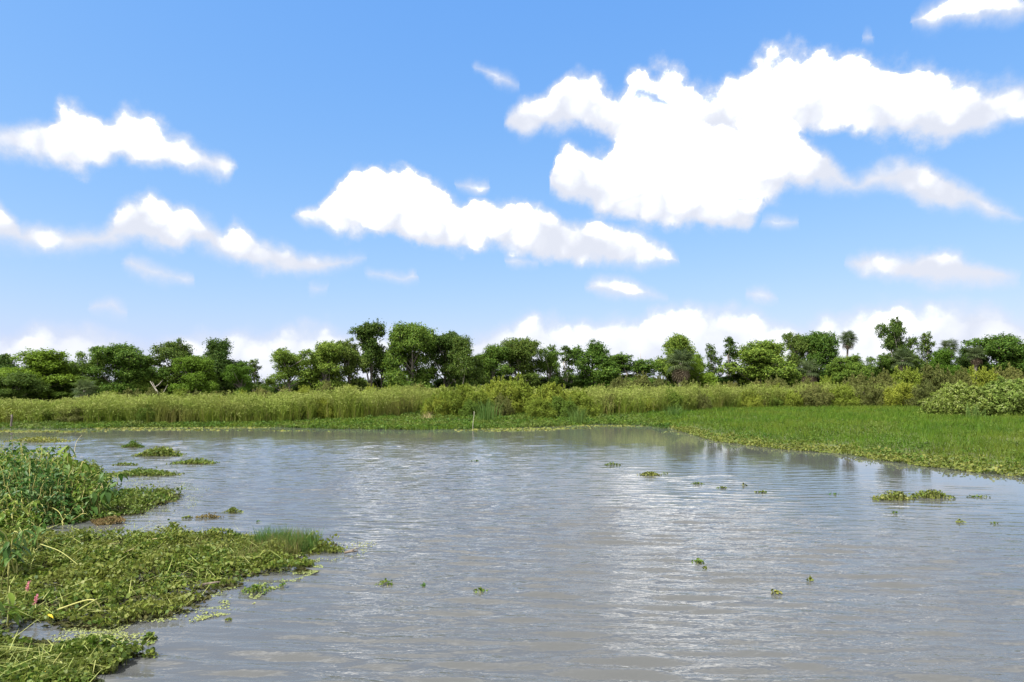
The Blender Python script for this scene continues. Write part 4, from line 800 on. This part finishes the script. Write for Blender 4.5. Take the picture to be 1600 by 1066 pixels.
# bent and fallen stalks
SG = 'pale fallen stalks on the left mats'
def stalk(pts, label, mat='stalk', r=.010, name='fallen_stalk'):
    P = []
    for (px, py, z) in pts: X, Y = G(px, py, z); P.append((X, Y, z))
    o0 = np.array([P[0][0], P[0][1], 0]); P = np.array(P) - o0
    s = np.linspace(0, 1, len(P)); u = np.linspace(0, 1, 12); Q = np.stack([np.interp(u, s, P[:, k]) for k in range(3)], 1)
    for _ in range(3): Q[1:-1] = (Q[:-2] + Q[1:-1] * 2 + Q[2:]) / 4
    mb = MB(); tube(mb, Q, np.linspace(r, r * .55, 12), 6); o = mb.build(name, MAT[mat], None, True); o.location = o0; tag(o, label, 'stalk', SG)
for pts, lab in [
 ([(46,868,.12),(64,852,.26),(86,834,.42)], 'pale stalk leaning up right above the branching one at left'),
 ([(62,850,.28),(95,861,.30),(126,886,.12)], 'long branching stalk bending down to the right over the mat'),
 ([(55,848,.25),(52,862,.2),(62,876,.1)], 'short stalk curling under the branching one'),
 ([(90,953,.10),(128,939,.22),(150,935,.28),(160,957,.08)], 'thick bent stalk arching over the lower left mat'),
 ([(122,954,.08),(138,944,.2),(152,936,.27)], 'thin stalk under the arch of the thick bent one'),
 ([(178,872,.1),(194,863,.2),(210,857,.22)], 'orange-tan stalk slanting on the mat behind the sedge'),
 ([(160,851,.14),(178,849,.2),(194,849,.12)], 'pale stalk lying level near the back edge of the lower mat'),
 ([(238,843,.1),(256,839,.2),(274,841,.12)], 'slim stalk lying at the back edge of the lower mat, nearest the sedge'),
 ([(77,1050,.06),(84,1036,.2),(96,1020,.3)], 'upright pale stalk in the bottom corner patch'),
 ([(12,930,.05),(13,908,.3),(15,886,.6)], 'pale upright stalk at the lower left frame edge'),
 ([(3,930,.05),(2,905,.35),(12,880,.62)], 'leaning stalk crossing at the left frame edge'),
 ([(112,786,.3),(130,795,.3),(131,803,.2),(114,811,.12)], 'hook-shaped pale stalk on the front of the tall tangle'),
 ([(81,793,.3),(92,799,.3),(99,813,.12)], 'kinked pale stalk below the hook-shaped one'),
 ([(34,703,1.15),(37,718,.9),(41,735,.6)], 'straight yellow stalk standing in the top of the tangle'),
 ([(45,707,1.1),(46,722,.85),(46,733,.6)], 'second straight stalk beside the yellow one in the tangle'),
 ([(28,806,.2),(36,799,.3),(46,792,.38)], 'bleached stalk at the lower left of the tangle'),
 ([(16,775,.3),(48,763,.5),(92,750,.6)], 'long straw stalk slanting across the front of the tangle'),
 ([(128,680,1.0),(118,690,1.25),(112,740,.5)], 'arched bright stalk at the crest of the tangle'),
 ([(146,778,.3),(150,760,.55),(158,752,.6),(162,768,.4)], 'looped stalk at the right end of the tangle'),
 ([(124,780,.3),(128,768,.45),(136,760,.5)], 'short upright stalk right of the hook-shaped one')]:
    stalk(pts, lab, 'straw' if any(w in lab for w in ('tan', 'straw', 'bleached', 'lying')) else 'stalk', .013 if 'thick' in lab else .009)

def log(name, pts, r, label):
    P = [(*G(px, py, z), z) for px, py, z in pts]; o0 = np.array([P[0][0], P[0][1], 0]); P = np.array(P) - o0; mb = MB(); tube(mb, P, np.linspace(r, r * .6, len(P)), 8)
    o = mb.build(name, MAT['driftwood'], None, True); o.location = o0; tag(o, label, 'driftwood'); return o
d = log('driftwood', [(538,864,.03),(548,862,.05),(559,861,.03)], .022, 'small dark driftwood stub at the tip of the grassy point')
mb = MB(); tube(mb, [(.02, .01, .04), (.13, .05, .07), (.24, .1, .10)], [.016, .012, .006], 6); mb.build('branch', MAT['driftwood'], d, True)
log('driftwood', [(316,914,.03),(334,911,.045),(351,909,.03)], .024, 'pale weathered stick lying at the edge of the lower left mat')
# pink smartweed and yellow leaves
def flower(px, py, z, label):
    x, y = G(px, py); t = thing('pink_flower_spike', label, 'flower', (x, y, 0), 0, 'pink flower spikes'); mb = MB(); tube(mb, [(0, 0, -.03), (.01, 0, z * .6), (.03, .01, z)], [.004, .004, .003], 5); mb.build('stem', MAT['stalk'], t)
    rgl = np.random.default_rng(int(px)); mb = MB(); n = 70; s = rgl.uniform(0, 1, n); c = np.stack([.03 + s * .03, .01 + 0 * s, z + s * .12], 1) + rgl.normal(size=(n, 3)) * .010; leaves(mb, c, rand_dir(rgl, n), rand_dir(rgl, n), np.full(n, .022), np.full(n, .017)); mb.build('blossom', MAT['pink'], t)
flower(38, 940, .16, 'taller pink flower spike at the lower left'); flower(50, 956, .10, 'shorter pink flower spike right of the taller one')
def fallen_leaf(px, py, z, s, label):
    x, y = G(px, py, z); mb = MB(); mb.add(np.array(Lf), [[0,1,8],[1,2,8],[8,7,0],[8,6,7]]); mb.f += [np.array([[2,3,9,8],[8,9,5,6]]), np.array([[3,4,9],[9,4,5]])]
    o = mb.build('yellow_leaf', MAT['yellow'], None, True); o.location = (x, y, z); o.scale = (s,) * 3; o.rotation_euler = (.2, .15, px); tag(o, label, 'leaf', 'yellow leaves')
fallen_leaf(75, 960, .17, .10, 'yellow leaf on the lower left mat near the pink flowers'); fallen_leaf(71, 1050, .17, .09, 'yellow leaf in the bottom corner patch')

# ------------------------------------------------------------------ plants adrift on the pond
def float_clump(px, py, wpx, hpx, n, label, mat='pennywort', leaf=.035, depth=.5, name='floating_plant', lance=.25):
    x, y = G(px, py); w = wpx * y / FPX; h = max(hpx * y / FPX, .03); rgl = np.random.default_rng(int(px * 13 + py)); t = thing(name, label, 'water plant', (x, y, 0), 0, 'plants adrift on the pond')
    dp = min(w * depth, 1.6); q = rgl.normal(size=(n, 2)) * [w * .24, dp * .24]; q = q[np.abs(q[:, 0]) < w * .52]; n = len(q)
    env = np.exp(-(q[:, 0] / (w * .34)) ** 2) * (.5 + fbm(q[:, 0] * 4 + px, q[:, 1] * 4, 3)); z = .01 + h * env * rgl.uniform(.1, 1.0, n)
    c = np.concatenate([q, z[:, None]], 1); N = nrm(rand_dir(rgl, n) * .6 + np.array([0, 0, .6])); ax = rand_dir(rgl, n, .2); R = rgl.uniform(.45, 1.1, n) * leaf * .8; mb = MB(); s = rgl.uniform(size=n) < lance
    if (~s).any(): discs(mb, c[~s], N[~s], ax[~s], R[~s])
    if s.any(): leaves(mb, c[s], N[s], ax[s], R[s] * 3, R[s])
    mb.build('leaves', MAT[mat], t)['kind'] = 'stuff'
    mb = MB(); b = c.copy(); b[:, 2] = -.05; b[:, :2] *= .9; blades(mb, b, c[:, 2] + .05, c[:, :2] - b[:, :2], np.full(n, leaf * .18), rgl); mb.build('stalks', MAT['stalk'], t)['kind'] = 'stuff'
for a in [
 (208,699,34,9,420,'small bright green tuft adrift, farthest of the left islets','grass',.07,.5,'floating_plant',.9), (250,712,74,13,1100,'domed islet of dark upright leaves left of open water','pennywort',.07,.4),
 (303,724,72,5,700,'thin flat raft of plants right of the domed islet','pennywort',.06,.5), (222,742,118,8,1700,'long low raft of plants running out from the left mat','pennywort',.055,.35),
 (60,690,110,6,700,'low raft behind the top of the tall weeds','fringe',.07,.6), (195,727,40,4,160,'scattered low plants between the domed islet and the long raft','pennywort',.05,.5),
 (325,809,46,5,190,'reddish flat clump off the upper left mat','brownweed',.032,.5), (364,801,30,6,210,'small green clump right of the reddish one','pennywort',.034,.5), (293,810,16,5,40,'few stalked leaves left of the reddish clump','pennywort',.034,.6),
 (234,1000,24,9,90,'small clump between the two lower left mats','pennywort',.034,.6), (236,1028,26,16,50,'stalked sprigs off the bottom corner patch','pennywort',.03,.7), (400,925,50,11,170,'loose sprigs at the foot of the lower left mat point','pennywort',.03,.8),
 (441,918,8,14,14,'lone upright sprig in the water right of the loose sprigs','weed_deep',.03,.6), (356,970,12,4,14,'tiny sprig adrift below the lower left mat','pennywort',.03,.6), (515,862,52,8,260,'leafy tip of the grassy point beside the driftwood stub','pennywort',.034,.6),
 (404,816,8,3,12,'tiny dark sprig right of the small green clump','weed_deep',.034,.6),
 (601,914,26,8,46,'sprig cluster adrift, leftmost in mid pond','pennywort',.03,.7), (661,917,9,5,14,'single tiny plant adrift right of the sprig cluster','weed_deep',.03,.7), (750,925,24,5,40,'flat sprig adrift at the lower middle of the pond','pennywort',.032,.6),
 (742,721,12,2,14,'tiny dark plant adrift near the far bank, left of centre','weed_deep',.05,.6), (957,727,26,4,70,'small raft near the far bank, left of the larger one','pennywort',.05,.5), (1015,743,36,7,230,'brownish raft adrift below the corner of the meadow','fringe',.045,.5),
 (1090,757,22,3,40,'sparse sprigs adrift, first right of the brownish raft','pennywort',.045,.5), (1128,763,18,3,40,'sparse sprigs adrift, second right of the brownish raft','pennywort',.045,.5), (1162,759,10,3,16,'tiny plant adrift between sprigs below the meadow','pennywort',.045,.5), (1190,770,20,3,30,'low sprigs adrift left of the big right raft','pennywort',.045,.5),
 (1302,773,16,3,18,'dark sprig adrift just left of the big right raft','weed_deep',.045,.5),
 (1395,781,62,14,620,'bigger left half of the raft adrift at right','fringe',.042,.4), (1455,778,70,13,620,'right half of the raft adrift at right','pennywort',.042,.4), (1530,777,36,3,50,'string of leaves trailing off the right raft','pennywort',.04,.4),
 (1397,803,14,6,16,'little plant adrift below the right raft','weed_deep',.038,.6), (1500,817,16,4,24,'flat plant adrift below the right end of the raft','pennywort',.038,.6), (1553,818,18,2,18,'faint sprig adrift nearest the right edge','pennywort',.035,.6),
 (1091,880,20,6,60,'bright green sprig adrift in the middle of the right half','weed',.034,.7), (1102,889,10,3,14,'tiny sprig just below the bright green one','pennywort',.03,.7), (1266,909,12,9,20,'upright sprig adrift at lower right','pennywort',.03,.7), (1212,928,22,6,34,'pale sprig adrift left of the upright one','fringe',.03,.7),
 (1040,741,14,2,16,'few leaves trailing right of the brownish raft','pennywort',.045,.5)]: float_clump(*a)
